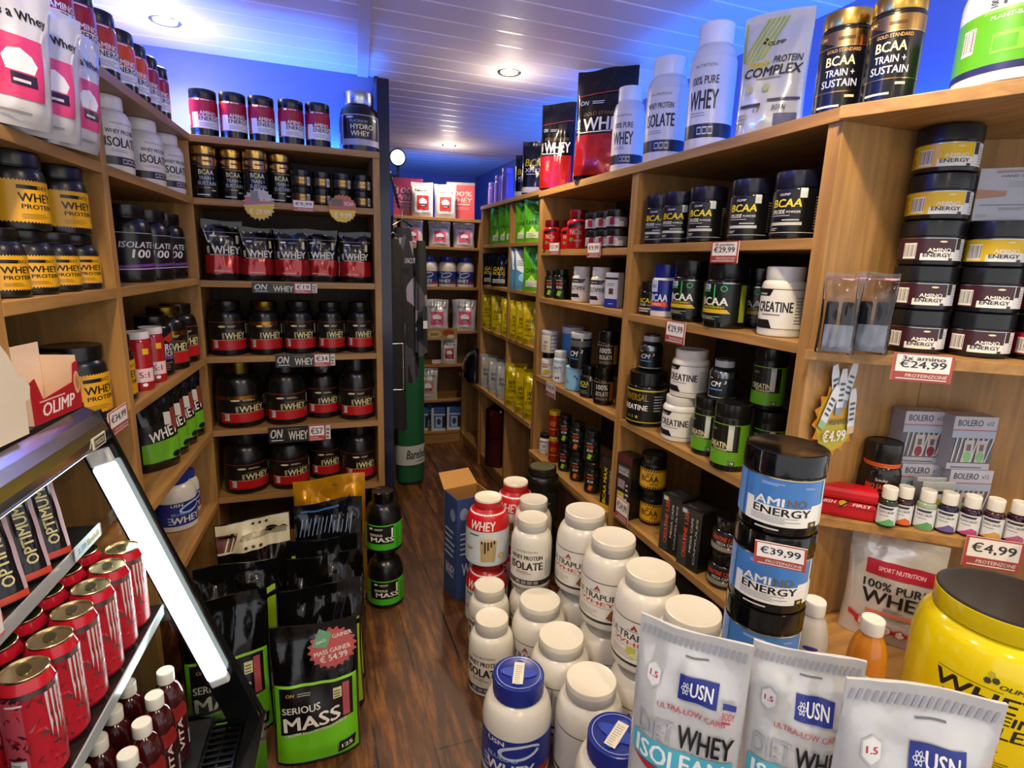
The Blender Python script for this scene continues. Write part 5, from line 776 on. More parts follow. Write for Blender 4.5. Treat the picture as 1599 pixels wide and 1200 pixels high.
# three white diet whey pouches at the front
def dietbag(seed): 
    return pouch('diet_whey_pouch', 'pouch', .225, .325, .09, 'bdbfc3s', [[Pg([(-.48+.05*k, .92), (-.455+.05*k, .92), (-.435+.05*k, .965), (-.46+.05*k, .965)], '9aa0ac') for k in range(19)], Lines(-.05, .2, .885, .90, 1, '60646c', .5), Pg([(-.38, .79), (-.31, .815), (-.24, .79), (-.24, .73), (-.31, .70), (-.38, .73)], 'b0b4ba'), Pg([(-.37, .787), (-.31, .808), (-.25, .787), (-.25, .735), (-.31, .712), (-.37, .735)], 'd2d4d8'), B('1.5', -.31, .762, .08, .025, 'b02030'),
        Pg([(-.07, .705), (.27, .705), (.27, .815), (-.07, .815)], '1a2a80'), B('USN', .13, .76, .20, .065, 'e2e4ea'), [Pg([(-.01+.04*math.cos(t)*math.cos(r)-.014*math.sin(t)*math.sin(r), .76+.026*math.cos(t)*math.sin(r)*1.2+.012*math.sin(t)*math.cos(r)) for t in [2*PI*q/18 for q in range(18)]]+[(-.01+.032*math.cos(t)*math.cos(r)-.009*math.sin(t)*math.sin(r), .76+.020*math.cos(t)*math.sin(r)*1.2+.008*math.sin(t)*math.cos(r)) for t in [-2*PI*q/18-1e-3 for q in range(18)]], 'c8cce0') for r in (0, 1.05, 2.1)],
        T('ULTRA-LOW CARB', .06, .655, .60, .025, 'b04a50', .01), T('DIET', -.235, .545, .34, .09, '9a9ea6', .0), B('WHEY', .21, .545, .48, .10, '16161c'), Pg([(-.44, .375), (.46, .375), (.46, .482), (-.44, .482)], '4aa6c0'), T('ISOLEAN', .0, .428, .80, .085, 'dfe6ea', .025), Pg([(-.44, .375), (-.2, .33), (.2, .31), (.46, .345), (.46, .375), (.1, .34), (-.3, .37)], 'b02434'), T('LEAN MUSCLE MAINTAIN', .05, .327, .5, .014, 'e6d0d0', .03), Lines(-.25, .05, .29, .32, 2, '5a5e66', .4), [Pg([(-.2+.13*k+.05*math.cos(a), .22+.035*math.sin(a)) for a in [PI/6+PI*q/3 for q in range(6)]], 'aab0b8') for k in range(2)], Rr(.05, .26, .10, .27, 'a83040'), Pg([(.05, .22), (.26, .24), (.26, .27), (.05, .27)], 'c088b0'), El(.15, .17, .09, .03, 'd8c8a8'), Bars(.30, .38, .16, .30, 5), Pg([(-.42, .0), (.0, .0), (-.1, .1), (-.42, .12)], '1a2a80'), Rr(.32, .43, .725, .75, '1a2a80'), B('BODY', .375, .70, .1, .03, 'b02434'), Lines(.32, .43, .67, .685, 1, 'b02434', .6)], seed=seed, waist=.02, cut=.028)
for px0, px1, py0, py1, d0, d1, seed, lb in ((1015, 1192, 957, 1012, .90, .93, 21, 'white and blue diet whey pouch, the one before the white floor tubs'), (1163, 1340, 1000, 1040, .86, .88, 33, 'white and blue diet whey pouch overlapped on both sides, middle of three'), (1322, 1574, 1056, 1096, .745, .80, 45, 'white and blue diet whey pouch in front of the yellow tub')):
    A = atdepth(px0, py0, d0); Bq = atz(px1, py1, A[2]); cx_, cy_ = (A[0]+Bq[0])/2, (A[1]+Bq[1])/2; wd = math.hypot(*(A-Bq)[:2]); hz = (A[2]+Bq[2])/2-ct
    dietbag(seed).place((cx_, cy_, ct), math.atan2(Bq[1]-A[1], Bq[0]-A[0]), lb, 'diet whey pouches at the front', (wd/.225, 1, hz/.325), -.0)
# ================================================================== tubs standing on the floor
FT = [(P_ULC, .893, 1.62, 2, 'choc'), (P_ULC, .892, 1.42, 2, ''), (P_ULB, .893, 1.215, 2, ''), (P_ULC, .885, 1.015, 2, '')]
GF = 'big white tubs standing on the floor'
for i, (pr, x, y, n, _) in enumerate(FT):
    nm = ('with chocolate label, farthest back of the row by the shelf', 'with chocolate label, second of the row by the shelf', 'with pale banana label, third of the row by the shelf', 'mostly hidden behind the front pouch')[i]
    (P_ULC if i != 1 else P_ULR).place((x, y, 0), face_cam(x, y, -14), ['white tub on the floor below the farthest chocolate labelled tub', 'white tub on the floor below the second chocolate labelled tub', 'white tub on the floor below the banana labelled tub', 'white tub on the floor beneath the one behind the pouch'][i], GF, .98)
    pr.place((x, y, .280), face_cam(x, y, [-30, -24, -18, -10][i]), 'white tub on top of another, '+nm.replace('of the row by the shelf', 'by the shelf'), GF, .98)
for pr, x, y, d, lb in ((P_ULR, .71, 1.565, -26, 'white tub with red berry label beside the two slim white bottles'), (P_ULR, .70, 1.37, -70, 'white tub turned away, in the middle of the floor group'), (P_ULB, .70, 1.175, 40, 'white tub between the two blue capped tubs and the banana tub')):
    pr.place((x, y, 0), face_cam(x, y, d), lb, GF, .98)
GI = 'slim white bottles on the floor'
P_ISOF.place((.805, 1.885, 0), face_cam(.78, 1.825, -26), 'slim white bottle supporting another by the red tubs', GI); P_ISOF.place((.805, 1.885, .2515), face_cam(.785, 1.825, -30), 'slim white bottle stacked on another beside the rear red tub', GI)
P_ISOF.place((.742, 1.735, 0), face_cam(.74, 1.73, -20), 'slim white bottle under another, behind the berry tub', GI); P_ISOF.place((.742, 1.735, .2515), face_cam(.74, 1.73, -14), 'slim white bottle stacked behind the berry tub, overlapped by the chocolate tub', GI)
P_ISOF.place((.586, 1.745, 0), face_cam(.60, 1.745, -24), 'slim white bottle in front of the red and white stack', GI); P_ISOF.place((.538, 1.56, 0), face_cam(.575, 1.575, -20), 'slim white bottle at the aisle side below the berry tub', GI)
GR = 'red and white tubs on the floor'
P_REDW.place((.635, 1.925, 0), face_cam(.635, 1.925, -22), 'red and white tub at the bottom of the stack beside the aisle', GR, (1.15, 1.15, .97)); P_REDW.place((.632, 1.925, .2585), face_cam(.632, 1.925, -10), 'red and white tub with iced coffee picture, top of the stack beside the aisle', GR, (1.15, 1.15, .97))
P_REDW.place((.79, 2.04, 0), face_cam(.785, 1.985, -18), 'red and white tub below the rear one', GR, (1.12, 1.12, .97)); P_REDW.place((.79, 2.04, .2585), face_cam(.785, 1.985, -18), 'red and white tub standing behind its neighbour on top of another', GR, (1.12, 1.12, .97))
GU = 'blue capped white tubs'
P_USN.place((.512, 1.25, 0), face_cam(.535, 1.24, -2), 'white tub with blue knurled cap and paper strip beside the aisle', GU); P_USN.place((.668, .985, 0), face_cam(.675, 1.035, -22), 'white tub with blue knurled cap, lower in the picture', GU)
# dark tins and blue carton behind the red tubs
P_TIN = tub('whey_tub', 'tub', .08, .26, .062, .03, .03, '161812p', '1c1d18p', [wrap(.1, .6, '20221a'), Lines(-.6, .6, .3, .45, 3, '8a8a70', .4)], 1.06, toplid='5a5a40p')
P_TIN.place((.97, 2.18, .258), face_cam(.97, 2.2, 0), 'dark tub with ribbed black lid behind the red tubs', 'dark tubs', .98) ; P_TIN.place((.97, 2.18, 0), face_cam(.97, 2.2, 0), 'dark tub under its twin behind the red tubs', 'dark tubs', .98)
bc = empty('cardboard_carton', (.605, 2.125, 0), .2); bc.scale = (.72, .8, .97); tag(bc, 'blue printed cardboard carton with open flaps behind the red tubs', 'carton')
MB().box(-.11, .11, -.08, -.075, 0, .47, '30487ax').build('front_wall', bc); MB().box(-.11, .11, .075, .08, 0, .47, 'a8783cx').build('rear_wall', bc); MB().box(-.11, -.105, -.075, .075, 0, .47, '2c4270x').build('side_wall', bc); MB().box(.105, .11, -.075, .075, 0, .47, 'a8783cx').build('side_wall', bc); MB().box(-.105, .105, -.075, .075, 0, .01, 'a8783cx').build('base', bc)
MB().add([(-.11, .08, .47), (.11, .08, .47), (.10, .17, .52), (-.10, .17, .52), (-.11, .083, .467), (.11, .083, .467), (.10, .173, .517), (-.10, .173, .517)], [(0, 1, 2, 3), (7, 6, 5, 4), (0, 4, 5, 1), (1, 5, 6, 2), (2, 6, 7, 3), (3, 7, 4, 0)], 'b8843ex').build('flap', bc)
mobj('print', art_mesh('print', [El(-.3, .85, .12, .06, '8a98b8'), Lines(-.4, .4, .45, .7, 5, 'c8cdd8', .3), B('WHEY', .0, .3, .7, .12, 'd0d4e0')], lambda u, v, e: (u*.22, -.08-e, v*.47), 0, 0), bc); mobj('print', art_mesh('print', [El(.2, .82, .2, .06, '8a98b8'), Lines(-.4, .4, .4, .7, 5, 'c8cdd8', .3), B('WHEY', .0, .25, .7, .12, 'd0d4e0')], lambda u, v, e: (-.11-e, -u*.15, v*.47), 0, 0), bc)
# black and green gainer tubs beside the pouches
P_MASS.place((.262, 2.15, 0), face_cam(.262, 2.15, 6), 'black tub with green label on the floor under its twin', 'black and green gainer tubs'); P_MASS.place((.258, 2.15, .246), face_cam(.258, 2.15, -4), 'black tub with green label stacked on its twin', 'black and green gainer tubs')
# ================================================================== heap of big pouches on the floor
GM = 'big pouches heaped before the rear wall unit'
massbag(2).place((-.02, 1.455, 0), math.radians(-1), 'black and green gainer bag at the very front of the heap', GM, (1, 1, .98), -.10)
massbag(7).place((-.262, 1.60, 0), math.radians(6), 'black and green gainer bag seen partly through the cooler glass', GM, (1.0, 1, 1.06), -.12)
def plainbag(w, h, d, c, art, seed): return pouch('mass_gainer_bag', 'pouch', w, h, d, c, art, seed=seed, crump=2.6, cut=.03)
G_ART = [Rr(.30, .47, .05, .66, '8aa81a'), Pg([(-.47, .66), (.47, .70), (.47, .72), (-.47, .68)], '6aa01c'), Rr(.18, .32, .3, .62, 'b8a83a')]
plainbag(.235, .42, .09, '0d0d0ff', G_ART, 4).place((.005, 1.60, 0), math.radians(2), 'glossy black bag directly behind the front gainer bag', GM, 1, -.10)
plainbag(.235, .45, .09, '0d0d0ff', G_ART, 9).place((.02, 1.725, 0), math.radians(-2), 'glossy black bag in the middle of the heap', GM, 1, -.10)
plainbag(.24, .45, .09, '0e0e10f', [Rr(-.47, -.42, .3, .9, '7a9a20')], 14).place((.03, 1.85, 0), math.radians(3), 'crumpled black bag below the striped blue one', GM, 1, -.08)
plainbag(.24, .53, .10, '0d111df', [[Pg([(-.44+.06*k, .78), (-.43+.06*k, .78), (-.37+.06*k, .90), (-.38+.06*k, .90)], '8fa0c0') for k in range(13)], Lines(-.4, .35, .945, .965, 1, '3a6a9a', .7), El(.08, .87, .03, .012, '050506'), El(.2, .87, .03, .012, '050506')], 3).place((.045, 1.98, 0), math.radians(2), 'dark blue foil bag with slanted silver stripes near the top of the heap', GM, 1, -.06)
plainbag(.28, .535, .085, 'd8971cf', [El(.05, .93, .06, .008, '7a6a4a'), Pg([(.2, .80), (.26, .86), (.32, .80), (.28, .80), (.26, .83), (.24, .80)], '1a1610'), Pg([(.24, .79), (.3, .79), (.29, .83), (.25, .83)], 'd8d4c8'), El(-.02, .80, .05, .012, 'd8d4c8')], 5).place((.058, 2.225, 0), math.radians(3), 'shiny orange yellow bag at the top of the heap', GM, 1, -.02)
plainbag(.24, .44, .09, '101112f', [Rr(.22, .47, .02, .72, '7ea01c'), Pg([(-.47, .70), (.47, .80), (.47, .76), (-.47, .66)], '8ab020'), Pg([(-.4, .55), (.3, .6), (.35, .70), (-.35, .66)], '50504c'), Rr(.05, .25, .40, .55, 'b8a04a')], 6).place((-.245, 1.76, 0), math.radians(5), 'black and lime bag below the cream topped one', GM, 1, -.12)
plainbag(.24, .50, .10, '14100ef', [Pg([(-.49, .78), (.49, .80), (.49, .995), (-.49, .995)], 'c8c0a0'), Pg([(-.49, .795), (-.3, .795), (-.2, .92), (-.49, .92)], '5a2a24'), Pg([(-.40, .795), (-.38, .795), (-.30, .92), (-.32, .92)], 'c8c0a0'), Pg([(-.33, .795), (-.31, .795), (-.23, .92), (-.25, .92)], 'c8c0a0'), Pg([(-.2, .865), (.45, .87), (.45, .91), (-.15, .91)], '8a8468'), [El(.0+.09*k, .965, .022, .009, '2a2620') for k in range(3)], [El(-.12+.1*k, .815, .025, .011, '2a2620') for k in range(3)]], 8).place((-.20, 1.935, 0), math.radians(8), 'dark bag with cream coloured top band and round holes', GM, 1, -.16)
cc = atdepth(519, 1012, 1.46)
card('B', 0, 0, 0, 0, 'red promo star reading 54.99 on the front gainer bag', [Pg([(.43*math.cos(2*PI*k/24), .43*math.sin(2*PI*k/24)) for k in range(24)], 'b85a5a'), Pg([(-.40, .10), (-.12, .02), (.0, .36), (-.25, .5)], '6aa080'), B('MASS', -.22, .2, .2, .07, 'd8d8d0', 0, 20), B('GAINER', .2, .3, .4, .1, 'e0d0cc', 0, 8), B('MASS GAINER', .0, -.04, .74, .11, 'e6dcd8', 0, 8), B('\u20ac 54.99', .02, -.2, .56, .16, 'e6dcd8', 0, 8)], 'b05050x', 'promo_star', 'promo sign', 'promo stars', pt=((cc[0], cc[1], cc[2]), .125, .125, 0), out=star(20, .42), roll=0)
# wrapped sports bag and wrapped red jars at the far bench
wr = empty('wrapped_bag', (1.13, 3.875, .5735), 1.35); tag(wr, 'navy bag in clear plastic wrap lying on the far bench', 'bag')
me = pouch('x', 'x', .40, .20, .16, '1c2348x', None, top=.98, seed=5).parts[0][1]; o = mobj('fabric_bag', me, wr); me2 = pouch('x', 'x', .44, .235, .20, 'ffffffp', None, top=.98, seed=9, crump=5).parts[0][1]; me2.materials.clear(); me2.materials.append(glass('wrap_film', (.8, .8, .84), .12, .12)); mobj('plastic_wrap', me2, wr)
rj = empty('wrapped_jars', (1.16, 3.34, .101), .9); tag(rj, 'stack of dark red jars shrink wrapped together inside the bench', 'jars')
for k, (dx, dz) in enumerate(((-.055, 0), (.055, 0), (-.055, .19), (.055, .19))):
    o = MB().lathe([(.045, 0), (.05, .006), (.05, .15), (.04, .165), (.04, .185)], '7c1a24g', 28).build('jar', rj); o.location = (dx, 0, dz)
fb = MB().box(-.115, .115, -.058, .058, -.0, .395, '7a7a80p').mesh('film', bevel=.02); fb.materials.clear(); fb.materials.append(glass('shrink_film', (.75, .75, .8), .1, .05)); mobj('film', fb, rj)
P_THD = tub('drink_bottle', 'bottle', .036, .22, .03, .03, .02, '7a68c0p', '8a78ccp', [], 1.1)
for k, px_ in enumerate((769, 780, 792)):
    x, y = fit('R', px_, 325, .16, 1.7585, .2)[:2]; P_THD.place((x, y, 1.7585), 0, ['pale violet bottle on top of the long unit, farthest of three', 'pale violet bottle on top of the long unit, in the middle of three', 'pale violet bottle on top of the long unit next to the dark pouch'][k], 'pale violet bottles', .85+.12*k)
PB = pouch('supplement_pouch', 'pouch', .13, .22, .06, '10121ef', [B('BCAA', .0, .60, .8, .14, 'c8a81c', .1), B('XPLODE', .0, .46, .8, .07, 'c8c8d0', .1), Lines(-.35, .35, .38, .41, 1, 'a8a8b0', .5), Rr(-.45, .45, .05, .15, 'b8b8c0')], seed=3)
for px, s, lb in ((823, 1.05, 'dark pouch with yellow lettering on top of the long unit, by the violet bottles'), (838, 1.25, 'dark pouch half hidden behind the black and red bag')):
    p = on('R', px, 298, .09); PB.place((p[0], p[1], 1.759), face_cam(p[0], p[1], -8), lb, 'dark pouches atop the long unit', s)
# ================================================================== drinks cooler (local x: towards the aisle, y: along the wall, origin under its far end panel)
co = empty('drinks_cooler', (-.40, 1.25, 0), -a4); tag(co, 'black open drinks cooler with slanted front and lit glass side panel', 'cooler')
BLK = '0c0c0eg'
LEN = 1.05
edge = [(.27, .36), (.045, 1.005), (.038, 1.04), (.028, 1.068), (.010, 1.092), (-.012, 1.108), (-.045, 1.118), (-.075, 1.120)]
inner = [(x-.014, z-.004) if i < 2 else (x-.009, z-.010) for i, (x, z) in enumerate(edge)]
MB().prism(edge+inner[::-1], -.018, .0, BLK, 'y').build('end_frame', co)
M_GL = glass('cooler_glass', (.86, .90, .88), .02, .03)
gp = MB(); gp.prism([(.255, .365), (.034, .998), (.018, 1.06), (-.012, 1.096), (-.072, 1.108), (-.072, .365)], -.012, -.006, M_GL, 'y'); gp.build('side_glass', co)
MB().box(-.085, .268, -LEN, 0, 0, .345, '111113p').build('base', co, .004)
MB().box(.232, .272, -LEN, -.0005, .3455, .368, BLK).build('front_lip', co, .003)
gl = MB()
for k in range(60):
    y = -.02-.0165*k
    gl.box(.165, .229, y-.005, y, .372, .378, '3c3e42c')
gl.box(.165, .170, -LEN+.02, -.01, .366, .377, '3c3e42c'); gl.box(.196, .199, -LEN+.02, -.01, .366, .377, '3c3e42c'); gl.box(.226, .230, -LEN+.02, -.01, .366, .377, '3c3e42c')
gl.box(.165, .23, -LEN+.02, -.01, .3456, .350, '101012p'); gl.build('air_grille', co)
MB().box(-.084, .164, -LEN+.01, -.02, .3456, .385, '17171ap').build('deck', co)
MB().box(-.084, -.078, -LEN+.005, -.019, .386, 1.108, '141416p').build('back_panel', co)
MB().box(-.088, .0, -LEN, -.0185, 1.1095, 1.121, '1c1c20g').build('roof', co, .003)
for z, x1, nm in ((.668, .092, 'shelf'), (.858, .0, 'shelf')):
    MB().box(-.0775, x1, -LEN+.01, -.019, z, z+.012, '1b1b1ep').build(nm, co)
rail = None
for z, x1, hh in ((.668, .094, .026), (.858, .002, .030)):
    r_ = MB(); r_.box(x1, x1+.003, -LEN+.01, -.03, z-.004, z+hh*.72, '9aa0a4g'); r_.build('price_rail', co, .001)
# curved upper front glass
cg = MB(); pts = [(.0, 1.1115), (.020, 1.100), (.032, 1.085), (.038, 1.068), (.036, 1.052)]
for (x0, z0), (x1, z1) in zip(pts, pts[1:]): cg.add([(x0, -LEN, z0), (x0, -.02, z0), (x1, -.02, z1), (x1, -LEN, z1)], [(0, 1, 2, 3)], glass('front_glass', (.50, .52, .56), .16, -.02) if not cg.v else cg.mats[0], True)
cg.build('front_glass', co); MB().tube([(.036, -LEN, 1.051), (.036, -.02, 1.051)], .0025, 'c9ccd0c', 8).build('glass_trim', co)
# lit tube in its housing along the slanted edge
A_, B_ = Vector((.018, 0, 1.03)), Vector((.205, 0, .452)); dv = (B_-A_).normalized(); nv = Vector((-dv.z, 0, dv.x))*-1
nv = Vector((dv.z, 0, -dv.x)) 
def slab(a, b, w, y0, y1, mt): 
    P = [A_+dv*a-nv*w/2, A_+dv*a+nv*w/2, A_+dv*b+nv*w/2, A_+dv*b-nv*w/2]
    return MB().prism([(p.x, p.z) for p in P], y0, y1, mt, 'y')
Lt = (B_-A_).length
slab(-.07, Lt+.13, .062, -.030, -.0195, BLK).build('tube_housing', co)
lt = slab(.03, Lt-.055, .038, -.050, -.0305, emis('cooler_tube', (.86, 1.0, .97), P_TUBE)).build('light_tube', co, .006)
slab(.0, .0295, .038, -.048, -.0305, 'b8bcbep').build('tube_cap', co, .004); slab(Lt-.0545, Lt-.035, .038, -.048, -.0305, 'b8bcbep').build('tube_cap', co, .004)
# maker's plate on the glass front corner
st = MB().box(-.026, .026, -.001, .001, -.011, .011, 'c9c4b0l').build('sticker', co, .0005); st.location = (.0385, -.075, 1.060); st.rotation_euler = (math.radians(0), 0, PI/2)
mobj('sticker_print', art_mesh('sticker_print', [Rr(-.40, .40, -.36, .36, '3a382c'), B('FREEZE', 0, 0, .7, .42, 'c9c4b0')], lambda u, v, e: (u*.052, -.001-e, v*.022), 0, 0), st)
def inco(x, y, z): 
    q = Matrix.Rotation(-a4, 4, 'Z') @ Vector((x, y, z)); return (q.x-.40, q.y+1.25, z)
# cans
ca = Proto('drink_can', 'can')
R0 = .0322
ca.add('can_body', MB().lathe([(.024, .0), (.0275, .004), (R0, .012), (R0, .148), (.0275, .160), (.0268, .1635)], 'b0182ag', 48).mesh('can_body'))
ca.add('can_top', MB().lathe([(.0268, .1625), (.0272, .166), (.0262, .1668), (.0252, .1642), (.002, .1640)], 'c8b68cc', 48).mesh('can_top'))
mb = MB(); mb.prism([(.008*math.cos(2*PI*k/20), .002+.013*math.sin(2*PI*k/20)) for k in range(20)], .1641, .1655, '8a8068c'); ca.add('pull_tab', mb.mesh('pull_tab'), 'can_top')
rn = random.Random(4); sw = {}
for k in range(110):
    u, v = rn.uniform(-1.5, 1.6), rn.uniform(.1, .86); l, a = rn.uniform(.12, .42), rn.uniform(-.9, 1.6)
    c = rn.choice(['8a1420', 'b8868cc', 'a8a0a4c', 'c82838', '9a5a62', '6a1820'])
    sw.setdefault(c, []).append(Pg([(u, v), (u+l*.5, min(.885, v+.03*math.sin(a*3)+.022)), (u+l, min(.885, v+.09*math.sin(a))), (u+l*.5, v+.03*math.sin(a*3)-.010)], c))
claw = [Pg([(.42+.2*k, .84), (.54+.2*k, .84), (.52+.2*k, .62), (.58+.2*k, .55), (.50+.2*k, .36+.06*abs(k-1)), (.46+.2*k, .60)], 'c4bec0') for k in range(3)]
ca_art = [wrap(.075, .895, 'a81828'), Rr(-1.6, -.35, .08, .88, 'b04454'), wrap(.84, .895, 'a89a9cc')]+list(sw.values())+[claw]+[Rr(-1.05, -.45, .09, .30, 'c8cdd2'), Lines(-1.0, -.5, .11, .28, 7, '60666e', .45), Lines(-.9, -.3, .80, .83, 1, 'e0c8c8', .6), Lines(-1.1, -.3, .315, .335, 1, '20060a', .6)]
ca.add('can_print', art_mesh('can_print', ca_art, lambda u, v, e: ((R0+e)*math.sin(u), -(R0+e)*math.cos(u), v*.166), .07, 0), 'can_body')
zc = .6805
for k in range(6):
    p = inco(.0555, -.417+.0672*k, zc); ca.place(p, face_cam(p[0], p[1], 2+random.uniform(-6, 6)), 'red energy drink can in the front row of the cooler, '+ORD[k]+' from the viewer', 'red drink cans in the cooler')
for k in range(6):
    p = inco(-.0125, -.417+.0672*k, zc); ca.place(p, face_cam(p[0], p[1], random.uniform(-10, 10)), 'red energy drink can in the back row of the cooler, '+ORD[k]+' from the viewer', 'red drink cans in the cooler') if k < 6 else None
# juice bottles
jb = tub('juice_bottle', 'bottle', .029, .205, .0125, .022, .05, '35080cg', 'd9d8d0p', [wrap(.1, .55, '2a0a0e'), Pg([(-.9, .5), (-.2, .66), (.9, .60), (1.0, .5)], '8a1c1c'), B('VITA', .2, .33, .36, .34, 'c8b0ac', .1, 90), Bars(.8, 1.2, .15, .3, 6), Pg([(-.8, .6), (.5, .68), (.9, .6), (-.2, .52)], '7a1a1a')], 1.22, seg=32, power=.7)
for k in range(4):
    p = inco(.115, -.33+.0655*k+.02, .386); jb.place(p, face_cam(p[0], p[1], 20), 'dark red juice bottle with white cap in the outer row, '+ORD[k]+' from the viewer', 'juice bottles at the bottom of the cooler')
    p = inco(.055, -.36+.0655*k+.03, .386); jb.place(p, face_cam(p[0], p[1], 20), 'dark red juice bottle with white cap in the inner row, '+ORD[k]+' from the viewer', 'juice bottles at the bottom of the cooler')
gc = tub('juice_bottle', 'bottle', .029, .190, .0125, .022, .05, '1c3a12g', '4aa82ap', [wrap(.1, .55, '1a3a10')], 1.22, seg=32); p = inco(.125, -.40, .386); gc.place(p, 0, 'bottle with bright green cap among the white capped ones', None)
pk = tub('yoghurt_pot', 'pot', .026, .055, .024, .010, .002, '16181ap', 'c9ccc8p', [wrap(.15, .7, '1a1c1e'), El(.0, .4, .4, .18, 'b8bcb8')], 1.06, seg=28)
for k in range(7): p = inco(-.022, -.45+.06*k, .386+.0); pk.place(p, face_cam(p[0], p[1]), 'small black pot with pale lid behind the juice bottles, '+ORD[k]+' from the viewer', 'small pots at the back of the cooler', (1, 1, 2.6))
# protein bars leaning on the upper shelf
ba = Proto('protein_bar', 'bar'); bw, bh, bt = .048, .162, .016
pm = pouch('x', 'x', bw, bh, bt, '16101ap', [Rr(-.46, .46, .90, .985, 'a82430'), Rr(-.46, .46, .02, .09, 'c0402c'), Rr(.32, .46, .09, .90, 'b09aa4'), B('OPTIMUM', -.02, .47, .60, .34, 'd0c890', rot=90), El(-.02, .84, .12, .03, 'd0c890')], top=.97, seed=2, waist=0, cut=.1)
for a, me, u, l in pm.parts: ba.add('wrapper' if a == 'pouch_body' else 'print', me, 'wrapper' if a != 'pouch_body' else None)
for k in range(6):
    p = inco(-.018, -.49+.068*k, .8715); ba.place(p, face_cam(p[0], p[1], 24), 'dark protein bar with yellow upright lettering, '+ORD[k]+' from the viewer on the cooler shelf', 'protein bars in the cooler', 1, -.25)
p = inco(.0105, -.40, .872)
card('L', 0, 0, 0, 0, 'white price card reading 2.95 clipped on the cooler shelf rail', [T('2,95', .0, .0, .7, .5, '50505a', .03), Rr(-.5, .5, -.5, -.42, 'b85a5a')], 'd2d2d4x', pt=((p[0], p[1], .895), .075, .045, face_line('L')))
p = inco(.0105, -.10, .872); card('L', 0, 0, 0, 0, 'pale blue price card at the far end of the cooler rail', [T('2,50', -.25, .0, .3, .5, '6a9ac0', .03), B('Barebells', .2, .0, .5, .5, 'a8954a', .2)], 'b8c8d0x', pt=((p[0], p[1], .874), .10, .026, face_line('L')))
# display boxes on the cooler roof
ob = empty('display_box', inco(-.024, -.13, 1.1218), face_line('L', -6)); tag(ob, 'red counter display box with white lettering on the cooler roof', 'display box')
MB().prism([(-.055, 0), (.075, 0), (.075, .085), (.062, .082), (.055, .05), (-.028, .038), (-.042, .075), (-.055, .07)], -.03, -.0285, 'a01a26l', 'y').build('front_wall', ob)
MB().box(-.055, .075, .028, .0295, 0, .118, 'd8c0a8l').build('rear_wall', ob); MB().box(-.055, -.0535, -.028, .0275, 0, .075, 'd0b49cl').build('side_wall', ob); MB().box(.0735, .075, -.028, .0275, 0, .095, 'd0b49cl').build('side_wall', ob); MB().box(-.053, .073, -.028, .0275, 0, .0015, 'c8b09al').build('base', ob)
mobj('print', art_mesh('print', [Rr(-.34, .56, .08, .44, 'a01a26l'), B('OLIMP', .08, .24, .68, .26, 'e0d2ce', .2), Lines(-.3, .25, .40, .45, 1, 'd8a8a8', .6), El(.50, .56, .07, .24, 'c89a70'), El(.51, .55, .04, .14, 'a8743c')], lambda u, v, e: (u*.13-.0, -.0302-e, v*.085), 0, 0), ob)
wb_ = empty('display_box', inco(-.024, -.275, 1.1218), face_line('L', -4)); tag(wb_, 'cream display box with scalloped edge at the picture edge on the cooler roof', 'display box')
MB().prism([(-.06, 0), (.05, 0), (.052, .05), (.064, .052), (.068, .07), (.06, .085), (.045, .088), (.03, .125), (.01, .15), (-.06, .155)], -.03, -.0285, 'd6cbb8l', 'y').build('front_wall', wb_); MB().box(-.06, .05, -.028, .0275, 0, .0015, 'c8b09al').build('base', wb_); MB().box(-.06, .05, .028, .0295, 0, .15, 'd6cbb8l').build('rear_wall', wb_)
p = inco(-.006, -.345, 1.122); card('L', 0, 0, 0, 0, 'price card with red frame and a large nine on the cooler roof', [Rr(-.5, .5, -.5, .5, 'b04a50'), Rr(-.42, .42, -.2, .42, 'e0dcd8'), B('9', .1, .1, .4, .4, '4a3a50'), Rr(-.42, .42, -.4, -.26, '30282a')], pt=((p[0], p[1], 1.147), .06, .05, face_line('L')))
# ================================================================== garments and lamp by the aisle entrance
ck = empty('hanging_jacket', (.470, 2.92, 0), .35); tag(ck, 'dark camouflage jacket on a hanger beside the rear wall unit', 'clothing')
def camo():
    mt = bpy.data.materials.new('camo_cloth'); mt.use_nodes = True; nt = mt.node_tree; b = nt.nodes['Principled BSDF']; tc = nt.nodes.new('ShaderNodeTexCoord'); mp = nt.nodes.new('ShaderNodeMapping'); mp.inputs['Scale'].default_value = (14, 14, 8)
    v = nt.nodes.new('ShaderNodeTexVoronoi'); v.inputs['Scale'].default_value = 1.2; cr = nt.nodes.new('ShaderNodeValToRGB'); cr.color_ramp.interpolation = 'CONSTANT'
    cr.color_ramp.elements[0].color = (*lin('17171f'), 1); cr.color_ramp.elements[1].position = .45; cr.color_ramp.elements[1].color = (*lin('45424f'), 1); e = cr.color_ramp.elements.new(.75); e.color = (*lin('827d92'), 1)
    nt.links.new(tc.outputs['Object'], mp.inputs['Vector']); nt.links.new(mp.outputs['Vector'], v.inputs['Vector']); sp = nt.nodes.new('ShaderNodeSeparateColor'); nt.links.new(v.outputs['Color'], sp.inputs['Color']); nt.links.new(sp.outputs['Red'], cr.inputs['Fac']); nt.links.new(cr.outputs['Color'], b.inputs['Base Color']); b.inputs['Roughness'].default_value = .8
    return mt
M_CAMO = camo()
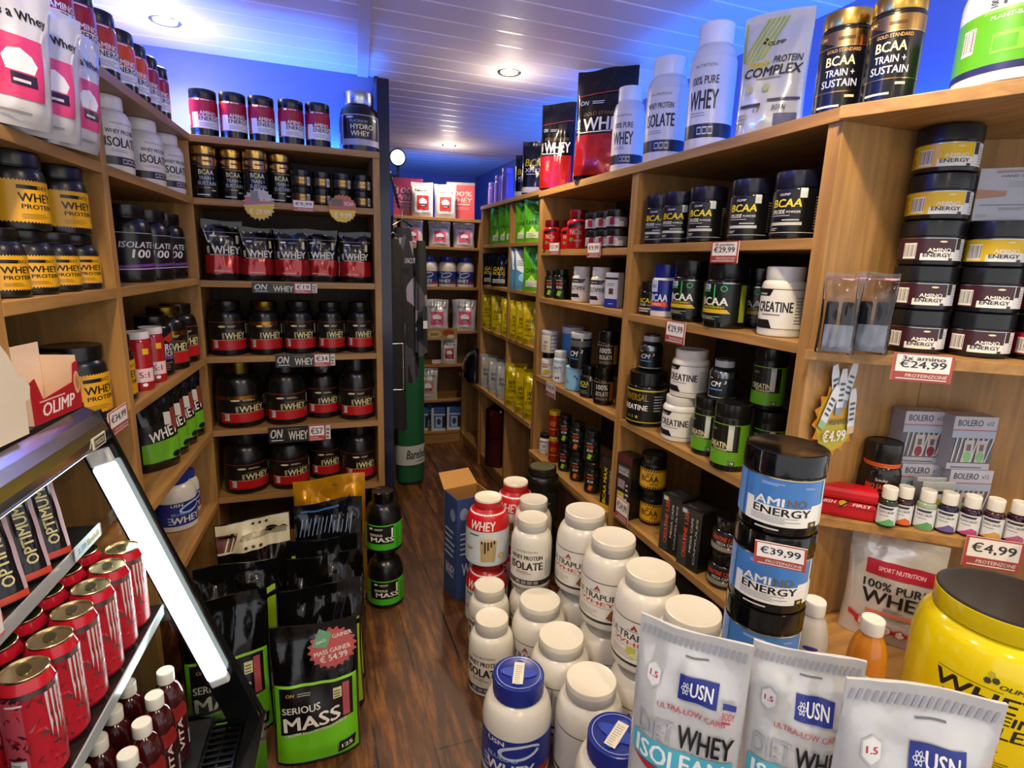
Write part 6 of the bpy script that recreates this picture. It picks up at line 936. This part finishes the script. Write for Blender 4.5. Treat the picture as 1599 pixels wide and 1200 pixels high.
def drape(w, z0, z1, d, mt, seed, top=.55, nu=40, nv=24):
    rnd = random.Random(seed); ph = [rnd.uniform(0, 6.28) for _ in range(4)]; V = []; F = []
    for j in range(nv+1):
        t = j/nv; z = z1+(z0-z1)*t; ww = w*(top+(1-top)*min(1, t*3.2)**.6); dd = d*(.55+.45*t)
        for i in range(nu):
            a = 2*PI*i/nu; f = 1+.16*math.sin(7*a+ph[0]+t*2)*t+.08*math.sin(11*a+ph[1])*t
            V.append((ww/2*math.cos(a)*f, dd/2*math.sin(a)*f, z+.012*math.sin(3*a+ph[2])*t))
    for j in range(nv):
        for i in range(nu): F.append((j*nu+i, j*nu+(i+1) % nu, (j+1)*nu+(i+1) % nu, (j+1)*nu+i))
    F.append(tuple(range(nu))[::-1]); F.append(tuple(range(nv*nu, nv*nu+nu)))
    return MB().add(V, F, mt, True)
drape(.15, .78, 1.56, .12, M_CAMO, 3).build('jacket_body', ck); sl = drape(.06, .92, 1.50, .06, M_CAMO, 5, .8).build('sleeve', ck); sl.location = (.075, -.055, 0)
MB().tube([(-.055, 0, 1.57), (0, 0, 1.60), (.055, 0, 1.57)], .005, '15151ap', 8).build('hanger', ck); MB().tube([(0, 0, 1.60), (0, 0, 1.64), (.012, 0, 1.655), (.022, 0, 1.645)], .0025, 'b0b0b4c', 8).build('hanger_hook', ck)
mobj('print', art_mesh('print', [B('UNCUT', 0, 0, .06, .026, '9a9aa8')], lambda u, v, e: (u, -.075-e, 1.40+v), .01, 0), ck)
tg = empty('x'); bpy.data.objects.remove(tg)
MB().box(.052, .078, -.105, -.1035, 1.10, 1.17, '1c2a2ax').build('swing_tag', ck); MB().box(.056, .080, -.1065, -.1055, 1.06, 1.10, 'c8c8ccx').build('swing_tag', ck)
hk = empty('coat_hook', (.345, 2.58, 1.66)); tag(hk, 'slanting chrome display arm with beads above the jacket', 'hook')
MB().tube([(0, 0, .10), (.02, .02, .115), (.045, .10, .08), (.10, .27, -.01)], .0055, 'b8b8bcc', 10).build('arm', hk)
for k in range(6): 
    b_ = MB().lathe([(.002, -.007), (.0085, -.004), (.0085, .004), (.002, .007)], '8a8a90c', 16).build('bead', hk); b_.location = (.055+.008*k, .13+.025*k, .07-.0145*k); b_.rotation_euler = (-1.0, .3, 0)
MB().box(-.0, .012, -.012, .012, .07, .13, '20242cp').build('wall_plate', hk)
gcl = empty('flag_banner', (.585, 3.42, 0), .3); tag(gcl, 'tall dark green cloth banner with white band beside the far unit', 'banner')
GM_ = mat('0f5a38x'); fb = MB(); V = []; F = []; N_ = 28
for j, z in enumerate((.015, .02, .14, .145, .27, .275, .5, .8, 1.1, 1.38)):
    for i in range(N_+1):
        a = PI*1.25*(i/N_-.5); V.append(((.092+.004*math.sin(5*a+z*3))*math.sin(a), -(.075+.003*math.sin(7*a))*math.cos(a), z))
for j in range(9):
    for i in range(N_): F.append((j*(N_+1)+i, j*(N_+1)+i+1, (j+1)*(N_+1)+i+1, (j+1)*(N_+1)+i))
fb.add(V, F, GM_, True); o = fb.build('cloth', gcl); sm = o.modifiers.new('thick', 'SOLIDIFY'); sm.thickness = .004
mobj('print', art_mesh('print', [Rr(-1.7, 1.7, .135, .262, 'c6c8c8'), B('Barebells', .25, .205, 1.75, .06, '14181c', .25), Lines(.1, .8, .155, .165, 1, '6a6c70', .6)], lambda u, v, e: ((.0985+e)*math.sin(u), -(.081+e)*math.cos(u), v), .08, .04), gcl)
MB().tube([(0, .0, 0), (0, .0, 1.42)], .006, '9a9aa0c', 10).build('pole', gcl); MB().lathe([(.08, 0), (.08, .012), (.01, .014)], '202024p', 28).build('foot', gcl)
hb = empty('door_handle', (.335, 2.46, 0)); bpy.data.objects.remove(hb)
hd = empty('clothes_rail', (.40, 2.60, 0)); tag(hd, 'thin chrome clothes rail stub below the jacket', 'rail'); MB().tube([(-.053, 0, 1.02), (.015, 0, 1.02), (.015, 0, .80), (-.053, 0, .80)], .004, 'c0c2c6c', 8).build('tube', hd); MB().box(-.06, -.053, -.012, .012, .79, 1.03, '26282ep').build('wall_plate', hd)
gb2 = empty('hanging_garment', (.405, 2.80, 0), .2); tag(gb2, 'long plain black garment hanging close to the rear wall unit', 'clothing'); drape(.10, .55, 1.5, .10, mat('0d0d14x'), 8).build('garment_body', gb2); MB().tube([(-.03, 0, 1.505), (0, 0, 1.53), (.03, 0, 1.505)], .004, '15151ap', 8).build('hanger', gb2)
# clamp lamp
lp_ = atline(622, 246, (0, 2.52), (1, 0)); cl = empty('clip_lamp', (lp_[0], 2.52, lp_[2])); tag(cl, 'black arm lamp with round white face beside the silver lidded tub', 'lamp')
MB().lathe([(.002, 0), (.026, 0), (.034, -.004), (.036, -.014), (.031, -.016), (.031, -.010), (.002, -.0098)], '101014p', 32).build('lamp_head', cl).rotation_euler = (-PI/2+.15, 0, -.35)
f_ = MB().lathe([(.002, -.0125), (.0305, -.0125), (.0305, -.0102), (.002, -.0102)], emis('lamp_face', (.82, .95, 1), 1.1), 32).build('lamp_face', cl); f_.rotation_euler = (-PI/2+.15, 0, -.35)
MB().tube([(.0, .006, -.034), (.0, .006, -.072), (-.03, .006, -.074), (-.085, .006, -.046), (-.125, .006, -.044)], .0068, '101014p', 10).build('arm', cl); MB().tube([(-.125, .006, -.0), (-.07, .006, .0), (-.03, .006, -.004)], .002, '101014p', 8).build('cable', cl); MB().box(-.128, -.112, -.01, .02, -.062, .012, '101014p').build('clamp', cl, .003)
# ================================================================== nudge goods that would touch: same height, overlapping footprints, and keep them between their uprights
BAYS = {'R': [(-.9645, -.6), (-1.7595, -1.0035), (-2.5995, -1.8005), (-3.0645, -2.6405), (-3.5845, -3.0905), (-4.05, -3.6205)], 'L': [(-1.739, -1.2625), (-1.2315, -.7725), (-.7415, -.0125)], 'B': [(-.3735, .2675)], 'F': [(.6255, 1.2345)]}
def relax():
    for it in ITEMS:
        it['p'] = np.array(it['p0'], float); z = it['o'].location.z; it['z'] = (z, z+it['h']); a = it['o'].rotation_euler.z; ca, sa = math.cos(a), math.sin(a)
        it['cw'] = [(np.array((x*ca-y*sa, x*sa+y*ca)), q) for x, y, q in it['c']]; it['R'] = max(np.hypot(*v)+q for v, q in it['cw'])
    pairs = [(a, b) for i, a in enumerate(ITEMS) for b in ITEMS[i+1:] if min(a['z'][1], b['z'][1])-max(a['z'][0], b['z'][0]) > .0005 and np.hypot(*(a['p']-b['p'])) < a['R']+b['R']+.03]
    for step in range(70):
        mx = 0
        for a, b in pairs:
            for va, qa in a['cw']:
                for vb, qb in b['cw']:
                    d = a['p']+va-b['p']-vb+np.array((1e-6, -2e-6)); L_ = math.hypot(*d); pen = qa+qb+.0010-L_
                    if pen > 0:
                        mx = max(mx, pen); m_ = d/(L_+1e-9)*pen*.5; a['p'] = a['p']+m_; b['p'] = b['p']-m_
        for it in ITEMS:
            ln = it['line']
            if ln == 'N':
                for v, q in it['cw']:
                    o_ = it['p'][1]+v[1]+q-.9625
                    if o_ > 0: it['p'] = it['p']+np.array(LINES['N'][1])*o_/.632
            if ln in BAYS:
                P, D, N = (np.array(q, float) for q in LINES[ln]); t0 = (np.array(it['p0'])-P)@D; top = it['z'][0] > 1.74
                if top: continue
                lo, hi = min(BAYS[ln], key=lambda q: max(q[0]-t0, t0-q[1], 0)*10+abs((q[0]+q[1])/2-t0)*.01)
                for v, q in it['cw']:
                    t = (it['p']+v-P)@D
                    if t-q < lo+.001: it['p'] = it['p']+D*(lo+.001-t+q)
                    elif t+q > hi-.001: it['p'] = it['p']-D*(t+q-hi+.001)
        if mx < .0004: break
    for it in ITEMS: it['o'].location.x, it['o'].location.y = it['p']
    return mx
relax()
